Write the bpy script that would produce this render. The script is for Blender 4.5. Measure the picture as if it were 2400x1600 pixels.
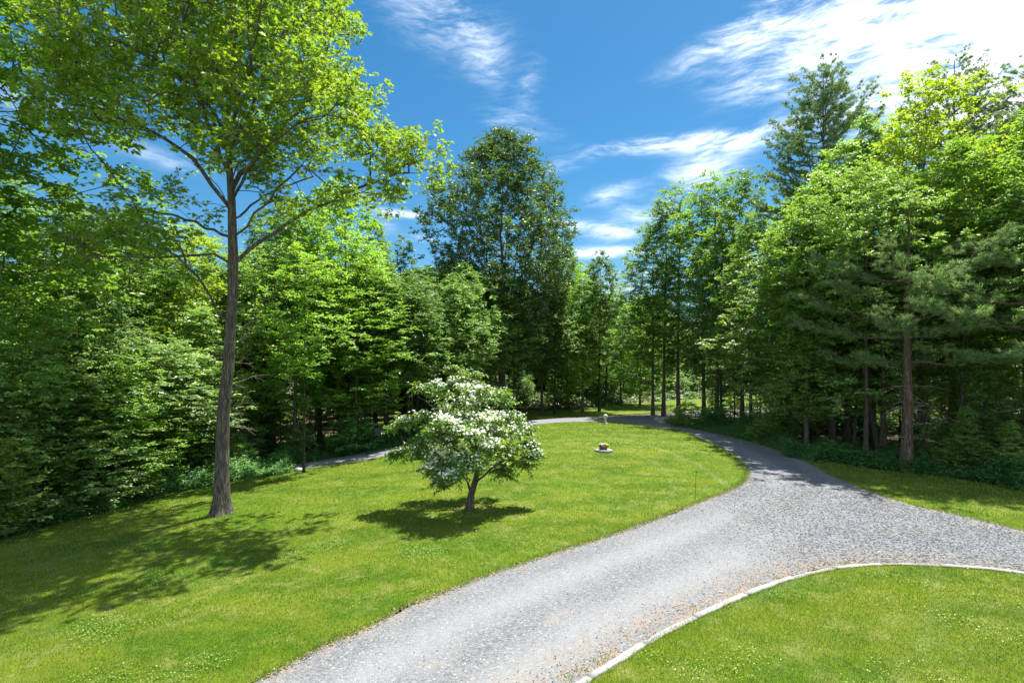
import bpy, math, random
import numpy as np
from mathutils import Vector
from mathutils.geometry import delaunay_2d_cdt

for o in list(bpy.data.objects):
    bpy.data.objects.remove(o)
SC = bpy.context.scene
COL = SC.collection
R = math.radians
F, HZ, CAMZ = 1200.0, 870.0, 4.0      # focal length and horizon in photo pixels, eye height

# ------------------------------------------------------------------ camera
cam = bpy.data.cameras.new('camera')
co = bpy.data.objects.new('camera', cam)
COL.objects.link(co)
co.location = (0, 0, CAMZ)
co.rotation_euler = (R(90), 0, 0)
cam.lens = 18; cam.sensor_width = 36
cam.shift_y = (HZ - 800) / 2400
cam.clip_end = 5000
SC.camera = co

# ------------------------------------------------------------------ world
SUN_EL, SUN_AZ = 68, 42       # degrees; azimuth from +Y towards +X
SC.cycles.max_bounces = 14; SC.cycles.diffuse_bounces = 8; SC.cycles.transmission_bounces = 8
print('BOUNCES', SC.cycles.diffuse_bounces, SC.cycles.max_bounces)
W = bpy.data.worlds.new('World'); SC.world = W; W.use_nodes = True
SC.view_settings.view_transform = 'Standard'; SC.view_settings.look = 'None'
SC.view_settings.exposure = 1.30; SC.view_settings.gamma = 1
SC.view_settings.use_curve_mapping = False


class NT:
    """small helper for node trees"""
    def __init__(s, nt):
        s.nt = nt
        nt.nodes.clear()

    def n(s, t, **kw):
        nd = s.nt.nodes.new(t)
        ins = kw.pop('ins', {})
        for k, v in kw.items():
            setattr(nd, k, v)
        for k, v in ins.items():
            s.set(nd.inputs[k], v)
        return nd

    def set(s, sock, v):
        if isinstance(v, bpy.types.NodeSocket):
            s.nt.links.new(v, sock)
        elif isinstance(v, (tuple, list)) and len(v) == 3 and sock.type == 'RGBA':
            sock.default_value = (*v, 1)
        else:
            sock.default_value = v

    def m(s, op, a, b=0.0, c=None, clamp=False):
        nd = s.nt.nodes.new('ShaderNodeMath'); nd.operation = op; nd.use_clamp = clamp
        s.set(nd.inputs[0], a); s.set(nd.inputs[1], b)
        if c is not None: s.set(nd.inputs[2], c)
        return nd.outputs[0]

    def mix(s, f, a, b, mode='MIX'):
        nd = s.nt.nodes.new('ShaderNodeMix'); nd.data_type = 'RGBA'; nd.blend_type = mode
        s.set(nd.inputs[0], f); s.set(nd.inputs[6], a); s.set(nd.inputs[7], b)
        return nd.outputs[2]

    def ramp(s, f, pts):
        nd = s.nt.nodes.new('ShaderNodeValToRGB')
        el = nd.color_ramp.elements
        while len(el) < len(pts): el.new(0.5)
        for e, (p, c) in zip(el, pts):
            e.position = p
            e.color = (*c, 1) if isinstance(c, tuple) else (c, c, c, 1)
        s.set(nd.inputs[0], f)
        return nd.outputs[0]

    def sstep(s, v, a, b):
        nd = s.nt.nodes.new('ShaderNodeMapRange'); nd.interpolation_type = 'SMOOTHSTEP'
        s.set(nd.inputs[0], v); nd.inputs[1].default_value = a; nd.inputs[2].default_value = b
        return nd.outputs[0]

    def noise(s, vec, scale, detail=4, rough=0.55, dist=0.0):
        nd = s.nt.nodes.new('ShaderNodeTexNoise')
        if vec is not None: s.set(nd.inputs['Vector'], vec)
        nd.inputs['Scale'].default_value = scale; nd.inputs['Detail'].default_value = detail
        nd.inputs['Roughness'].default_value = rough; nd.inputs['Distortion'].default_value = dist
        return nd.outputs[0]

    def mapping(s, vec, scale=(1, 1, 1), rot=(0, 0, 0), loc=(0, 0, 0)):
        nd = s.nt.nodes.new('ShaderNodeMapping')
        s.set(nd.inputs[0], vec)
        nd.inputs['Location'].default_value = loc
        nd.inputs['Rotation'].default_value = rot; nd.inputs['Scale'].default_value = scale
        return nd.outputs[0]


def azel(px, py):
    x, z = (px - 1200) / F, (HZ - py) / F
    return math.degrees(math.atan2(x, 1)), math.degrees(math.atan2(z, math.hypot(x, 1)))


def build_world():
    t = NT(W.node_tree)
    sky = t.n('ShaderNodeTexSky', sky_type='NISHITA', sun_disc=False, sun_elevation=R(SUN_EL),
              sun_rotation=R(SUN_AZ), altitude=300, air_density=1.0, dust_density=0.4, ozone_density=3.0)
    hs = t.n('ShaderNodeHueSaturation', ins={'Hue': 0.488, 'Saturation': 1.33, 'Value': 0.70, 'Color': sky.outputs[0]})
    geo = t.n('ShaderNodeTexCoord')
    sep = t.n('ShaderNodeSeparateXYZ', ins={0: geo.outputs['Generated']})
    deg = 180 / math.pi
    az = t.m('MULTIPLY', t.m('ARCTAN2', sep.outputs[0], sep.outputs[1]), deg)
    el = t.m('MULTIPLY', t.m('ARCSINE', sep.outputs[2]), deg)
    # thin high cloud: (px, py, half length deg, half width deg, tilt deg, strength)
    blobs = [(2480, 10, 15, 6.5, -5, 1.2), (2260, 200, 8, 3.0, 6, .5), (2420, 320, 7, 3, 0, .6), (2080, 20, 7, 2.4, 8, .5), (1800, 60, 6, 1.9, 14, .42),
             (1830, 175, 5, 1.6, 4, .42), (1700, 90, 7, 1.1, 20, .33),
             (1640, 330, 7, .6, 1.5, 1.1), (1740, 337, 3.2, .7, 0, .5), (1480, 337, 5, .55, 2, .5),
             (1070, 60, 7, 4.2, -35, .27), (970, 10, 5, 3, 0, .22), (1130, 120, 5, 2.4, -45, .25), (1245, 190, 1.3, 2.2, -20, .3),
             (1215, 295, 4.5, 1.3, -14, .42), (1330, 385, 3.2, .9, 10, .42),
             (1640, 405, 3.6, 2.2, 10, .7), (1430, 455, 3.0, 1.0, 12, .55), (1470, 505, 2.6, 1.4, 0, .34),
             (1325, 528, 2.6, .6, 0, .85), (1430, 545, 3.2, .9, -4, .7), (1400, 592, 5.5, .65, 0, .95),
             (1500, 640, 4, .5, 0, .8), (1480, 672, 5, .8, 0, .85), (1540, 500, 2.4, 1.4, 30, .45),
             (930, 500, 3.2, .45, -2, .9), (900, 535, 1.6, 1.0, 0, .5), (980, 560, 2.4, .5, 0, .5),
             (385, 375, 4, 1.0, -8, .4), (60, 240, 4, 2.4, 0, .4)]
    total = None
    for px, py, sa, sb, tilt, st in blobs:
        a0, e0 = azel(px, py)
        ce = math.cos(R(e0)); c, s_ = math.cos(R(tilt)), math.sin(R(tilt))
        da = t.m('MULTIPLY', t.m('SUBTRACT', az, a0), ce)
        de = t.m('SUBTRACT', el, e0)
        u = t.m('ADD', t.m('MULTIPLY', da, c / sa), t.m('MULTIPLY', de, s_ / sa))
        v = t.m('ADD', t.m('MULTIPLY', da, -s_ / sb), t.m('MULTIPLY', de, c / sb))
        r2 = t.m('ADD', t.m('MULTIPLY', u, u), t.m('MULTIPLY', v, v))
        g = t.m('MULTIPLY', t.m('EXPONENT', t.m('MULTIPLY', r2, -1.0)), st)
        total = g if total is None else t.m('ADD', total, g)
    # streak noise, and added cloud cover out of view as fill light
    comb = t.n('ShaderNodeCombineXYZ', ins={0: az, 1: el, 2: 0.0})
    warp = t.n('ShaderNodeTexNoise', ins={'Vector': comb.outputs[0], 'Scale': 0.10, 'Detail': 3.0})
    wv = t.n('ShaderNodeVectorMath', operation='MULTIPLY_ADD',
             ins={0: warp.outputs['Color'], 1: (3.2, 3.2, 0), 2: comb.outputs[0]})
    n1 = t.noise(t.mapping(wv.outputs[0], scale=(.09, .36, 1), rot=(0, 0, R(-12))), 1.0, 8, .58, .25)
    n2 = t.noise(t.mapping(wv.outputs[0], scale=(.35, 1.7, 1), rot=(0, 0, R(-24))), 1.0, 7, .66, .3)
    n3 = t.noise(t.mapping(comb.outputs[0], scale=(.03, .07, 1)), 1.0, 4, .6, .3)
    nn = t.m('ADD', t.m('MULTIPLY', n1, .62), t.m('MULTIPLY', n2, .45))
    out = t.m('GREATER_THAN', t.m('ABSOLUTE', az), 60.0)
    base = t.m('MULTIPLY', t.sstep(n3, .36, .58), t.m('MULTIPLY', out, .95))  # dense cover added beside and behind the camera to light the forest fronts
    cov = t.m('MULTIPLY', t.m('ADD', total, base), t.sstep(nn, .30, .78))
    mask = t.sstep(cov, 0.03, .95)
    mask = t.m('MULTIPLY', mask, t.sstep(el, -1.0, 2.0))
    col = t.mix(t.m('MULTIPLY', mask, .97), hs.outputs[0], (10.5, 10.7, 11.0))  # cloud brightness raised past white to add fill light
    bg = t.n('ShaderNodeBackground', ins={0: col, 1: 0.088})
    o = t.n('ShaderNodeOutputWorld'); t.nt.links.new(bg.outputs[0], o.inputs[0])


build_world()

# ------------------------------------------------------------------ sun
sl = bpy.data.lights.new('sun', 'SUN'); sl.energy = 4.7; sl.angle = R(.53); sl.color = (1, .95, .86)
so = bpy.data.objects.new('sun', sl); COL.objects.link(so)
sd = Vector((math.sin(R(SUN_AZ)) * math.cos(R(SUN_EL)), math.cos(R(SUN_AZ)) * math.cos(R(SUN_EL)), math.sin(R(SUN_EL))))
so.rotation_euler = sd.to_track_quat('Z', 'Y').to_euler(); so.location = sd * 60

# ------------------------------------------------------------------ terrain height


def hgt(x, y):
    x = np.asarray(x, float); y = np.asarray(y, float)
    s = -.075 * 3 * np.logaddexp(0, (-x - 4) / 3)
    s = np.maximum(s, -2.6 - .0 * x) if False else -2.6 * np.tanh(-s / 2.6)
    far = .035 * 6 * np.logaddexp(0, (y - 50) / 6)
    far = 8 * np.tanh(far / 8)
    mound = .35 * np.exp(-(((x - 3) / 9) ** 2 + ((y - 30) / 9) ** 2))
    return s + far * .8 + mound


def P(px, py):
    """point of the terrain seen at a photo position"""
    dx, dz = (px - 1200) / F, -(py - HZ) / F
    lo, hi = .5, 400.
    ys = np.linspace(1, 160, 3200)
    g = CAMZ + dz * ys - hgt(dx * ys, ys)
    i = np.argmax(g < 0)
    if g[i] >= 0: i = len(ys) - 1
    y = ys[i]
    return np.array([dx * y, y, float(hgt(dx * y, y))])


def Wp(px, py, y):
    return np.array([(px - 1200) / F * y, y, CAMZ + (HZ - py) / F * y])


# ------------------------------------------------------------------ mesh / object helpers
def mesh(name, V, loops, starts, mat, tint=None, smooth=False, mats=None, midx=None):
    me = bpy.data.meshes.new(name)
    V = np.ascontiguousarray(V, dtype=np.float32); loops = np.ascontiguousarray(loops, dtype=np.int32)
    starts = np.ascontiguousarray(starts, dtype=np.int32)
    me.vertices.add(len(V)); me.vertices.foreach_set('co', V.ravel())
    me.loops.add(len(loops)); me.loops.foreach_set('vertex_index', loops)
    me.polygons.add(len(starts)); me.polygons.foreach_set('loop_start', starts)
    if smooth: me.polygons.foreach_set('use_smooth', np.ones(len(starts), dtype=bool))
    if mats:
        for m_ in mats: me.materials.append(m_)
        if midx is not None: me.polygons.foreach_set('material_index', np.ascontiguousarray(midx, dtype=np.int32))
    elif mat: me.materials.append(mat)
    me.update(calc_edges=True)
    if tint is not None:
        a = me.attributes.new('tint', 'FLOAT', 'FACE')
        a.data.foreach_set('value', np.ascontiguousarray(tint, dtype=np.float32))
    return me


def link(name, me, parent=None):
    o = bpy.data.objects.new(name, me); COL.objects.link(o)
    if parent: o.parent = parent
    return o


def tag(o, label=None, cat=None, group=None, kind=None):
    if label: o['label'] = label
    if cat: o['category'] = cat
    if group: o['group'] = group
    if kind: o['kind'] = kind
    return o


def thing(name, label, cat, loc, rz=0, group=None, sc=(1, 1, 1)):
    o = bpy.data.objects.new(name, None); COL.objects.link(o)
    o.location = loc; o.rotation_euler = (0, 0, rz); o.scale = sc
    o.empty_display_size = .3
    return tag(o, label, cat, group)


def unit(v):
    return v / np.maximum(np.linalg.norm(v, axis=-1, keepdims=True), 1e-9)


# ------------------------------------------------------------------ materials
def newmat(name):
    m_ = bpy.data.materials.new(name); m_.use_nodes = True
    return m_, NT(m_.node_tree)


def leaf_mat(name, dark, light, trans, gloss=.05, tfac=.45, rough=.5):
    m_, t = newmat(name)
    at = t.n('ShaderNodeAttribute', attribute_name='tint')
    oi = t.n('ShaderNodeObjectInfo')
    c = t.mix(at.outputs['Fac'], dark, light)
    k = t.m('MULTIPLY_ADD', oi.outputs['Random'], .5, .75)
    hs = t.n('ShaderNodeHueSaturation', ins={'Hue': t.m('MULTIPLY_ADD', oi.outputs['Random'], -.030, .515), 'Saturation': 1.0, 'Value': k, 'Color': c})
    tc = t.n('ShaderNodeHueSaturation', ins={'Hue': .5, 'Saturation': 1.0, 'Value': k, 'Color': t.mix(at.outputs['Fac'], tuple(x * .75 for x in trans), trans)})
    d = t.n('ShaderNodeBsdfDiffuse', ins={0: hs.outputs[0]})
    tr = t.n('ShaderNodeBsdfTranslucent', ins={0: tc.outputs[0]})
    g = t.n('ShaderNodeBsdfGlossy', ins={0: (1, 1, 1), 1: rough})
    a = t.n('ShaderNodeMixShader', ins={0: tfac, 1: d.outputs[0], 2: tr.outputs[0]})
    b = t.n('ShaderNodeMixShader', ins={0: gloss, 1: a.outputs[0], 2: g.outputs[0]})
    o = t.n('ShaderNodeOutputMaterial'); t.nt.links.new(b.outputs[0], o.inputs[0])
    return m_


M = {}
M['oak_leaf'] = leaf_mat('oak_leaf', (.035, .115, .012), (.16, .29, .028), (.36, .55, .022), .06, .48)
M['leaf'] = leaf_mat('broad_leaf', (.04, .13, .016), (.20, .38, .05), (.36, .62, .035), .065, .45)
M['leaf_dark'] = leaf_mat('dark_leaf', (.032, .10, .018), (.15, .30, .055), (.26, .48, .045), .08, .4)
M['leaf_pale'] = leaf_mat('pale_leaf', (.07, .18, .03), (.30, .47, .12), (.40, .64, .07), .09, .42)
M['leaf_lime'] = leaf_mat('lime_leaf', (.10, .20, .014), (.27, .38, .03), (.42, .58, .025), .05, .5)
M['needle'] = leaf_mat('pine_needle', (.08, .18, .06), (.30, .44, .17), (.34, .52, .13), .05, .4)
M['fern'] = leaf_mat('low_leaf', (.035, .13, .03), (.11, .29, .07), (.2, .46, .06), .05, .42)
M['fern_light'] = leaf_mat('clover_leaf', (.16, .28, .03), (.34, .46, .09), (.3, .45, .05), .02, .3)
M['dogwood_leaf'] = leaf_mat('dogwood_leaf', (.05, .17, .014), (.20, .37, .03), (.40, .62, .03), .06, .48)


M['leaf_deep'] = leaf_mat('deep_leaf', (.022, .07, .014), (.10, .19, .04), (.16, .30, .03), .08, .38)


def simple_mat(name, col, rough=.8, noise_amt=.3, scale=30, bump=.0, spec=.3):
    m_, t = newmat(name)
    tc = t.n('ShaderNodeTexCoord')
    n = t.noise(tc.outputs['Object'], scale, 5, .6)
    c = t.mix(n, tuple(x * (1 - noise_amt) for x in col), tuple(min(1, x * (1 + noise_amt)) for x in col))
    b = t.n('ShaderNodeBsdfPrincipled', ins={'Base Color': c, 'Roughness': rough, 'Specular IOR Level': spec})
    if bump:
        bp = t.n('ShaderNodeBump', ins={'Strength': bump, 'Distance': .01, 'Height': n})
        t.nt.links.new(bp.outputs[0], b.inputs['Normal'])
    o = t.n('ShaderNodeOutputMaterial'); t.nt.links.new(b.outputs[0], o.inputs[0])
    return m_


def bark_mat(name, c0, c1, fur=1.0):
    m_, t = newmat(name)
    tc = t.n('ShaderNodeTexCoord')
    v = t.mapping(tc.outputs['Object'], scale=(1, 1, .12))
    n1 = t.noise(v, 26 * fur, 6, .65, .6)
    v2 = t.mapping(tc.outputs['Object'], scale=(1, 1, .3))
    n2 = t.noise(v2, 3.0, 4, .6)
    n3 = t.noise(tc.outputs['Object'], 7, 5, .7)
    h = t.sstep(n1, .38, .66)
    c = t.mix(h, tuple(x * .35 for x in c0), c1)
    c = t.mix(t.m('MULTIPLY', n2, .7), c, c0)
    c = t.mix(t.sstep(n3, .62, .72), c, (c1[0] * 1.1, c1[1] * 1.22, c1[2] * 1.02))
    b = t.n('ShaderNodeBsdfPrincipled', ins={'Base Color': c, 'Roughness': .95, 'Specular IOR Level': .15})
    bp = t.n('ShaderNodeBump', ins={'Strength': .9, 'Distance': .03, 'Height': h})
    t.nt.links.new(bp.outputs[0], b.inputs['Normal'])
    o = t.n('ShaderNodeOutputMaterial'); t.nt.links.new(b.outputs[0], o.inputs[0])
    return m_


M['bark_oak'] = bark_mat('oak_bark', (.12, .10, .078), (.32, .29, .24))
M['bark'] = bark_mat('grey_bark', (.12, .10, .08), (.30, .265, .22))
M['bark_pine'] = bark_mat('pine_bark', (.14, .095, .07), (.34, .25, .20))
M['bark_dark'] = bark_mat('dark_bark', (.06, .05, .04), (.13, .11, .09))
M['twig'] = simple_mat('dead_twig', (.24, .20, .165), .9, .3)


def lawn_col(t, pos):
    """shared colour of the turf, by place"""
    n1 = t.noise(t.mapping(pos, scale=(.55, 1.1, 1), rot=(0, 0, R(18))), .75, 5, .6, .4)
    n2 = t.noise(pos, 4.5, 4, .65)
    n3 = t.noise(pos, .16, 3, .5)
    n4 = t.noise(t.mapping(pos, loc=(7, 3, 0)), 1.7, 4, .7, .5)
    c = t.mix(t.sstep(n1, .38, .62), (.068, .150, .004), (.185, .235, .016))
    c = t.mix(t.m('MULTIPLY', t.sstep(n2, .35, .7), .55), c, (.14, .235, .008))
    c = t.mix(t.m('MULTIPLY', t.sstep(n4, .48, .70), .7), c, (.30, .31, .09))
    c = t.mix(t.m('MULTIPLY', t.sstep(n3, .45, .65), .35), c, (.105, .22, .003))
    # faint pale tracks left by the mower, arcs round the top of the lawn
    sp = t.n('ShaderNodeSeparateXYZ', ins={0: pos})
    dx = t.m('SUBTRACT', sp.outputs[0], 1.0); dy = t.m('SUBTRACT', sp.outputs[1], 21.0)
    r = t.m('SQRT', t.m('ADD', t.m('MULTIPLY', dx, dx), t.m('MULTIPLY', t.m('MULTIPLY', dy, dy), .42)))
    rr = t.m('ADD', r, t.m('MULTIPLY', n2, .12))
    w = t.m('PINGPONG', rr, .85)
    line = t.m('SUBTRACT', 1.0, t.sstep(w, .05, .20))
    lm = t.m('MULTIPLY', t.m('MULTIPLY', line, t.sstep(r, 4.6, 5.6)), t.sstep(sp.outputs[0], 2.0, 6.0))
    lm = t.m('MULTIPLY', lm, t.m('SUBTRACT', 1.0, t.sstep(r, 9.6, 10.6)))
    c = t.mix(t.m('MULTIPLY', lm, t.m('MULTIPLY', n1, .45)), c, (.30, .37, .18))
    return c, n2


def lawn_mat():
    m_, t = newmat('lawn_turf')
    g = t.n('ShaderNodeNewGeometry')
    pos = g.outputs['Position']
    c, n2 = lawn_col(t, pos)
    f = t.noise(pos, 60, 4, .75)
    f2 = t.noise(pos, 17, 4, .7)
    c = t.mix(t.m('MULTIPLY', t.sstep(f, .40, .62), .55), t.mix(1.0, c, (.62, .62, .62), 'MULTIPLY'), c)
    c = t.mix(t.m('MULTIPLY', t.sstep(f2, .52, .75), .30), c, (.26, .36, .05))
    b = t.n('ShaderNodeBsdfPrincipled', ins={'Base Color': c, 'Roughness': .85, 'Specular IOR Level': .15})
    bp = t.n('ShaderNodeBump', ins={'Strength': .7, 'Distance': .04, 'Height': t.m('ADD', f, f2)})
    t.nt.links.new(bp.outputs[0], b.inputs['Normal'])
    o = t.n('ShaderNodeOutputMaterial'); t.nt.links.new(b.outputs[0], o.inputs[0])
    return m_


def grass_mat(name='grass_blade', mul=(1, 1, 1)):
    m_, t = newmat(name)
    g = t.n('ShaderNodeNewGeometry')
    at = t.n('ShaderNodeAttribute', attribute_name='tint')
    c, _ = lawn_col(t, g.outputs['Position'])
    c = t.mix(t.m('MULTIPLY', at.outputs['Fac'], .6), t.mix(1.0, c, (.75, .9, .7), 'MULTIPLY'), (.30, .38, .045))
    c = t.mix(t.m('GREATER_THAN', at.outputs['Fac'], .985), c, (.40, .35, .17))
    c = t.mix(1.0, c, mul, 'MULTIPLY')
    d = t.n('ShaderNodeBsdfDiffuse', ins={0: c})
    tr = t.n('ShaderNodeBsdfTranslucent', ins={0: t.mix(1.0, c, (1.5, 1.6, .9), 'MULTIPLY')})
    gl = t.n('ShaderNodeBsdfGlossy', ins={0: (1, 1, 1), 1: .4})
    a = t.n('ShaderNodeMixShader', ins={0: .4, 1: d.outputs[0], 2: tr.outputs[0]})
    b = t.n('ShaderNodeMixShader', ins={0: .04, 1: a.outputs[0], 2: gl.outputs[0]})
    o = t.n('ShaderNodeOutputMaterial'); t.nt.links.new(b.outputs[0], o.inputs[0])
    return m_


def gravel_mat():
    m_, t = newmat('gravel')
    g = t.n('ShaderNodeNewGeometry'); pos = g.outputs['Position']
    at = t.n('ShaderNodeAttribute', attribute_name='edge')       # 0 at the verge .. 1 inside
    tr = t.n('ShaderNodeAttribute', attribute_name='track')      # wheel tracks and crown
    crs = t.n('ShaderNodeAttribute', attribute_name='coarse')
    vo = t.n('ShaderNodeTexVoronoi', ins={'Vector': pos, 'Scale': 38.0})
    vo2 = t.n('ShaderNodeTexVoronoi', ins={'Vector': pos, 'Scale': 16.0})
    n1 = t.noise(pos, .7, 5, .6, .3); n2 = t.noise(pos, 90, 3, .7); n3 = t.noise(pos, 3.2, 4, .7)
    sp = t.n('ShaderNodeSeparateColor', ins={0: vo.outputs['Color']})
    sp2 = t.n('ShaderNodeSeparateColor', ins={0: vo2.outputs['Color']})
    grain = t.ramp(sp.outputs[0], [(0, .08), (.15, .14), (.5, .18), (.92, .23), (1, .38)])
    grain2 = t.ramp(sp2.outputs[0], [(0, .06), (.3, .13), (.65, .22), (.93, .31), (1, .46)])
    gr = t.mix(t.m('MULTIPLY', crs.outputs['Fac'], .45), grain, grain2)
    smooth = t.mix(n2, (.20, .205, .21), (.265, .27, .275))
    c = t.mix(t.m('MULTIPLY', tr.outputs['Fac'], .62), gr, smooth)
    c = t.mix(1.0, c, t.mix(tr.outputs['Fac'], (.82, .86, .91), (1.02, 1.05, 1.08)), 'MULTIPLY')
    c = t.mix(t.m('MULTIPLY', t.sstep(n1, .4, .7), .28), c, (.24, .25, .27))
    # dry brown litter: along verges and in patches down the middle
    lit = t.m('MULTIPLY', t.m('SUBTRACT', 1.0, at.outputs['Fac']), t.sstep(n3, .38, .6))
    c = t.mix(t.m('MULTIPLY', lit, .85), c, t.mix(sp.outputs[1], (.17, .13, .09), (.34, .27, .20)))
    at2 = t.n('ShaderNodeAttribute', attribute_name='middle')
    lit2 = t.m('MULTIPLY', t.m('MULTIPLY', at2.outputs['Fac'], t.sstep(n3, .48, .66)), t.sstep(n1, .46, .62))
    c = t.mix(t.m('MULTIPLY', lit2, .5), c, (.32, .24, .16))
    b = t.n('ShaderNodeBsdfPrincipled', ins={'Base Color': c, 'Roughness': .9, 'Specular IOR Level': .25})
    hh = t.m('ADD', t.m('MULTIPLY', vo2.outputs['Distance'], t.m('MULTIPLY', crs.outputs['Fac'], 2.0)), t.m('ADD', vo.outputs['Distance'], t.m('MULTIPLY', n3, .4)))
    bp = t.n('ShaderNodeBump', ins={'Strength': .75, 'Distance': .02, 'Height': hh})
    bp.invert = True
    t.nt.links.new(bp.outputs[0], b.inputs['Normal'])
    o = t.n('ShaderNodeOutputMaterial'); t.nt.links.new(b.outputs[0], o.inputs[0])
    return m_


def floor_mat():
    m_, t = newmat('forest_floor')
    g = t.n('ShaderNodeNewGeometry'); pos = g.outputs['Position']
    vo = t.n('ShaderNodeTexVoronoi', ins={'Vector': pos, 'Scale': 11.0})
    sp = t.n('ShaderNodeSeparateColor', ins={0: vo.outputs['Color']})
    n1 = t.noise(pos, .35, 4, .6); n2 = t.noise(pos, 5, 4, .7)
    c = t.ramp(sp.outputs[0], [(0, (.045, .03, .02)), (.4, (.12, .08, .05)), (.8, (.22, .16, .11)), (1, (.34, .27, .21))])
    c = t.mix(t.m('MULTIPLY', t.sstep(n1, .42, .58), t.sstep(n2, .35, .6)), c, (.05, .11, .02))
    b = t.n('ShaderNodeBsdfPrincipled', ins={'Base Color': c, 'Roughness': .95, 'Specular IOR Level': .1})
    bp = t.n('ShaderNodeBump', ins={'Strength': .8, 'Distance': .04, 'Height': t.m('ADD', sp.outputs[0], n2)})
    t.nt.links.new(bp.outputs[0], b.inputs['Normal'])
    o = t.n('ShaderNodeOutputMaterial'); t.nt.links.new(b.outputs[0], o.inputs[0])
    return m_


def attr_mat(name, stops, rough=.9):
    m_, t = newmat(name)
    at = t.n('ShaderNodeAttribute', attribute_name='tint')
    c = t.ramp(at.outputs['Fac'], stops)
    b = t.n('ShaderNodeBsdfPrincipled', ins={'Base Color': c, 'Roughness': rough, 'Specular IOR Level': .2})
    o = t.n('ShaderNodeOutputMaterial'); t.nt.links.new(b.outputs[0], o.inputs[0])
    return m_


M['lawn'] = lawn_mat(); M['grass'] = grass_mat(); M['gravel'] = gravel_mat(); M['floor'] = floor_mat()
M['stones'] = attr_mat('gravel_stone', [(0, (.08, .085, .09)), (.35, (.17, .175, .185)), (.8, (.27, .275, .29)), (1, (.46, .46, .45))])
M['litter'] = attr_mat('dry_leaf', [(0, (.08, .05, .03)), (.4, (.21, .145, .095)), (.8, (.34, .26, .19)), (1, (.46, .39, .31))])
def granite_mat():
    m_, t = newmat('granite')
    g = t.n('ShaderNodeNewGeometry'); oi = t.n('ShaderNodeObjectInfo')
    n = t.noise(g.outputs['Position'], 5, 6, .7); f = t.noise(g.outputs['Position'], 70, 3, .8); st = t.noise(g.outputs['Position'], 1.1, 3, .6)
    c = t.mix(n, (.24, .235, .23), (.44, .43, .425))
    c = t.mix(t.m('MULTIPLY', t.sstep(f, .5, .7), .5), c, (.14, .14, .15))
    c = t.mix(t.m('MULTIPLY', t.sstep(st, .52, .66), .55), c, (.17, .14, .10))
    c = t.mix(1.0, c, t.mix(oi.outputs['Random'], (.78, .78, .80), (1.1, 1.09, 1.06)), 'MULTIPLY')
    b = t.n('ShaderNodeBsdfPrincipled', ins={'Base Color': c, 'Roughness': .85, 'Specular IOR Level': .2})
    bp = t.n('ShaderNodeBump', ins={'Strength': .5, 'Distance': .01, 'Height': t.m('ADD', n, f)})
    t.nt.links.new(bp.outputs[0], b.inputs['Normal'])
    o = t.n('ShaderNodeOutputMaterial'); t.nt.links.new(b.outputs[0], o.inputs[0])
    return m_


M['granite'] = granite_mat()
M['rock'] = simple_mat('field_rock', (.36, .33, .30), .9, .35, 9, .6)
M['bluestone'] = simple_mat('bluestone', (.27, .29, .33), .8, .2, 14, .4)
M['terracotta'] = simple_mat('terracotta', (.30, .10, .055), .85, .25, 20, .2)
M['soil'] = simple_mat('potting_soil', (.04, .028, .02), .95, .3, 40, .4)
M['weathered'] = simple_mat('weathered_stone', (.55, .54, .50), .85, .3, 22, .5)
M['iron'] = simple_mat('dark_steel', (.03, .03, .035), .5, .2, 20)
M['bracts'] = leaf_mat('dogwood_bract', (.55, .64, .42), (.84, .86, .76), (.66, .72, .48), .04, .35)
M['petal_white'] = leaf_mat('white_petal', (.62, .68, .62), (.85, .88, .86), (.4, .5, .3), .03, .25)
M['petal_yellow'] = leaf_mat('yellow_petal', (.55, .55, .10), (.85, .80, .20), (.5, .5, .05), .03, .3)

# ------------------------------------------------------------------ ground, lawns, drive


def densify(pts, step, closed=True, jit=0., seed=0):
    rg = np.random.default_rng(seed)
    out = []
    n = len(pts)
    for i in range(n if closed else n - 1):
        a = np.array(pts[i][:2]); b = np.array(pts[(i + 1) % n][:2])
        k = max(1, int(np.linalg.norm(b - a) / step))
        for j in range(k):
            out.append(a + (b - a) * j / k)
    if not closed: out.append(np.array(pts[-1][:2]))
    out = np.array(out)
    if jit:
        s = np.zeros(len(out)); w = rg.normal(0, 1, (len(out), 2))
        ker = np.array([.2, .5, 1, .5, .2]); ker /= ker.sum()
        sm = np.stack([np.convolve(w[:, k], ker, 'same') for k in (0, 1)], 1)
        big = rg.normal(0, 1, (len(out) // 9 + 3, 2))
        idx = np.arange(len(out)) / 9
        lo = np.floor(idx).astype(int); fr = (idx - lo)[:, None]
        sm2 = big[lo] * (1 - fr) + big[lo + 1] * fr
        out = out + jit * (sm * .8 + sm2 * .7)
    return out


def smooth_curve(pts, n=6):
    """Catmull-Rom through 2-D points"""
    p = [np.array(q[:2], float) for q in pts]
    p = [2 * p[0] - p[1]] + p + [2 * p[-1] - p[-2]]
    out = []
    for i in range(1, len(p) - 2):
        for k in range(n):
            t = k / n
            a, b, c, d = p[i - 1], p[i], p[i + 1], p[i + 2]
            out.append(.5 * ((2 * b) + (-a + c) * t + (2 * a - 5 * b + 4 * c - d) * t * t + (-a + 3 * b - 3 * c + d) * t ** 3))
    out.append(p[-2])
    return out


def inside(poly, x, y):
    c = np.zeros(np.shape(x), bool)
    n = len(poly); j = n - 1
    for i in range(n):
        xi, yi = poly[i]; xj, yj = poly[j]
        if yi != yj:
            c ^= ((yi > y) != (yj > y)) & (x < (xj - xi) * (y - yi) / (yj - yi) + xi)
        j = i
    return c


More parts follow.
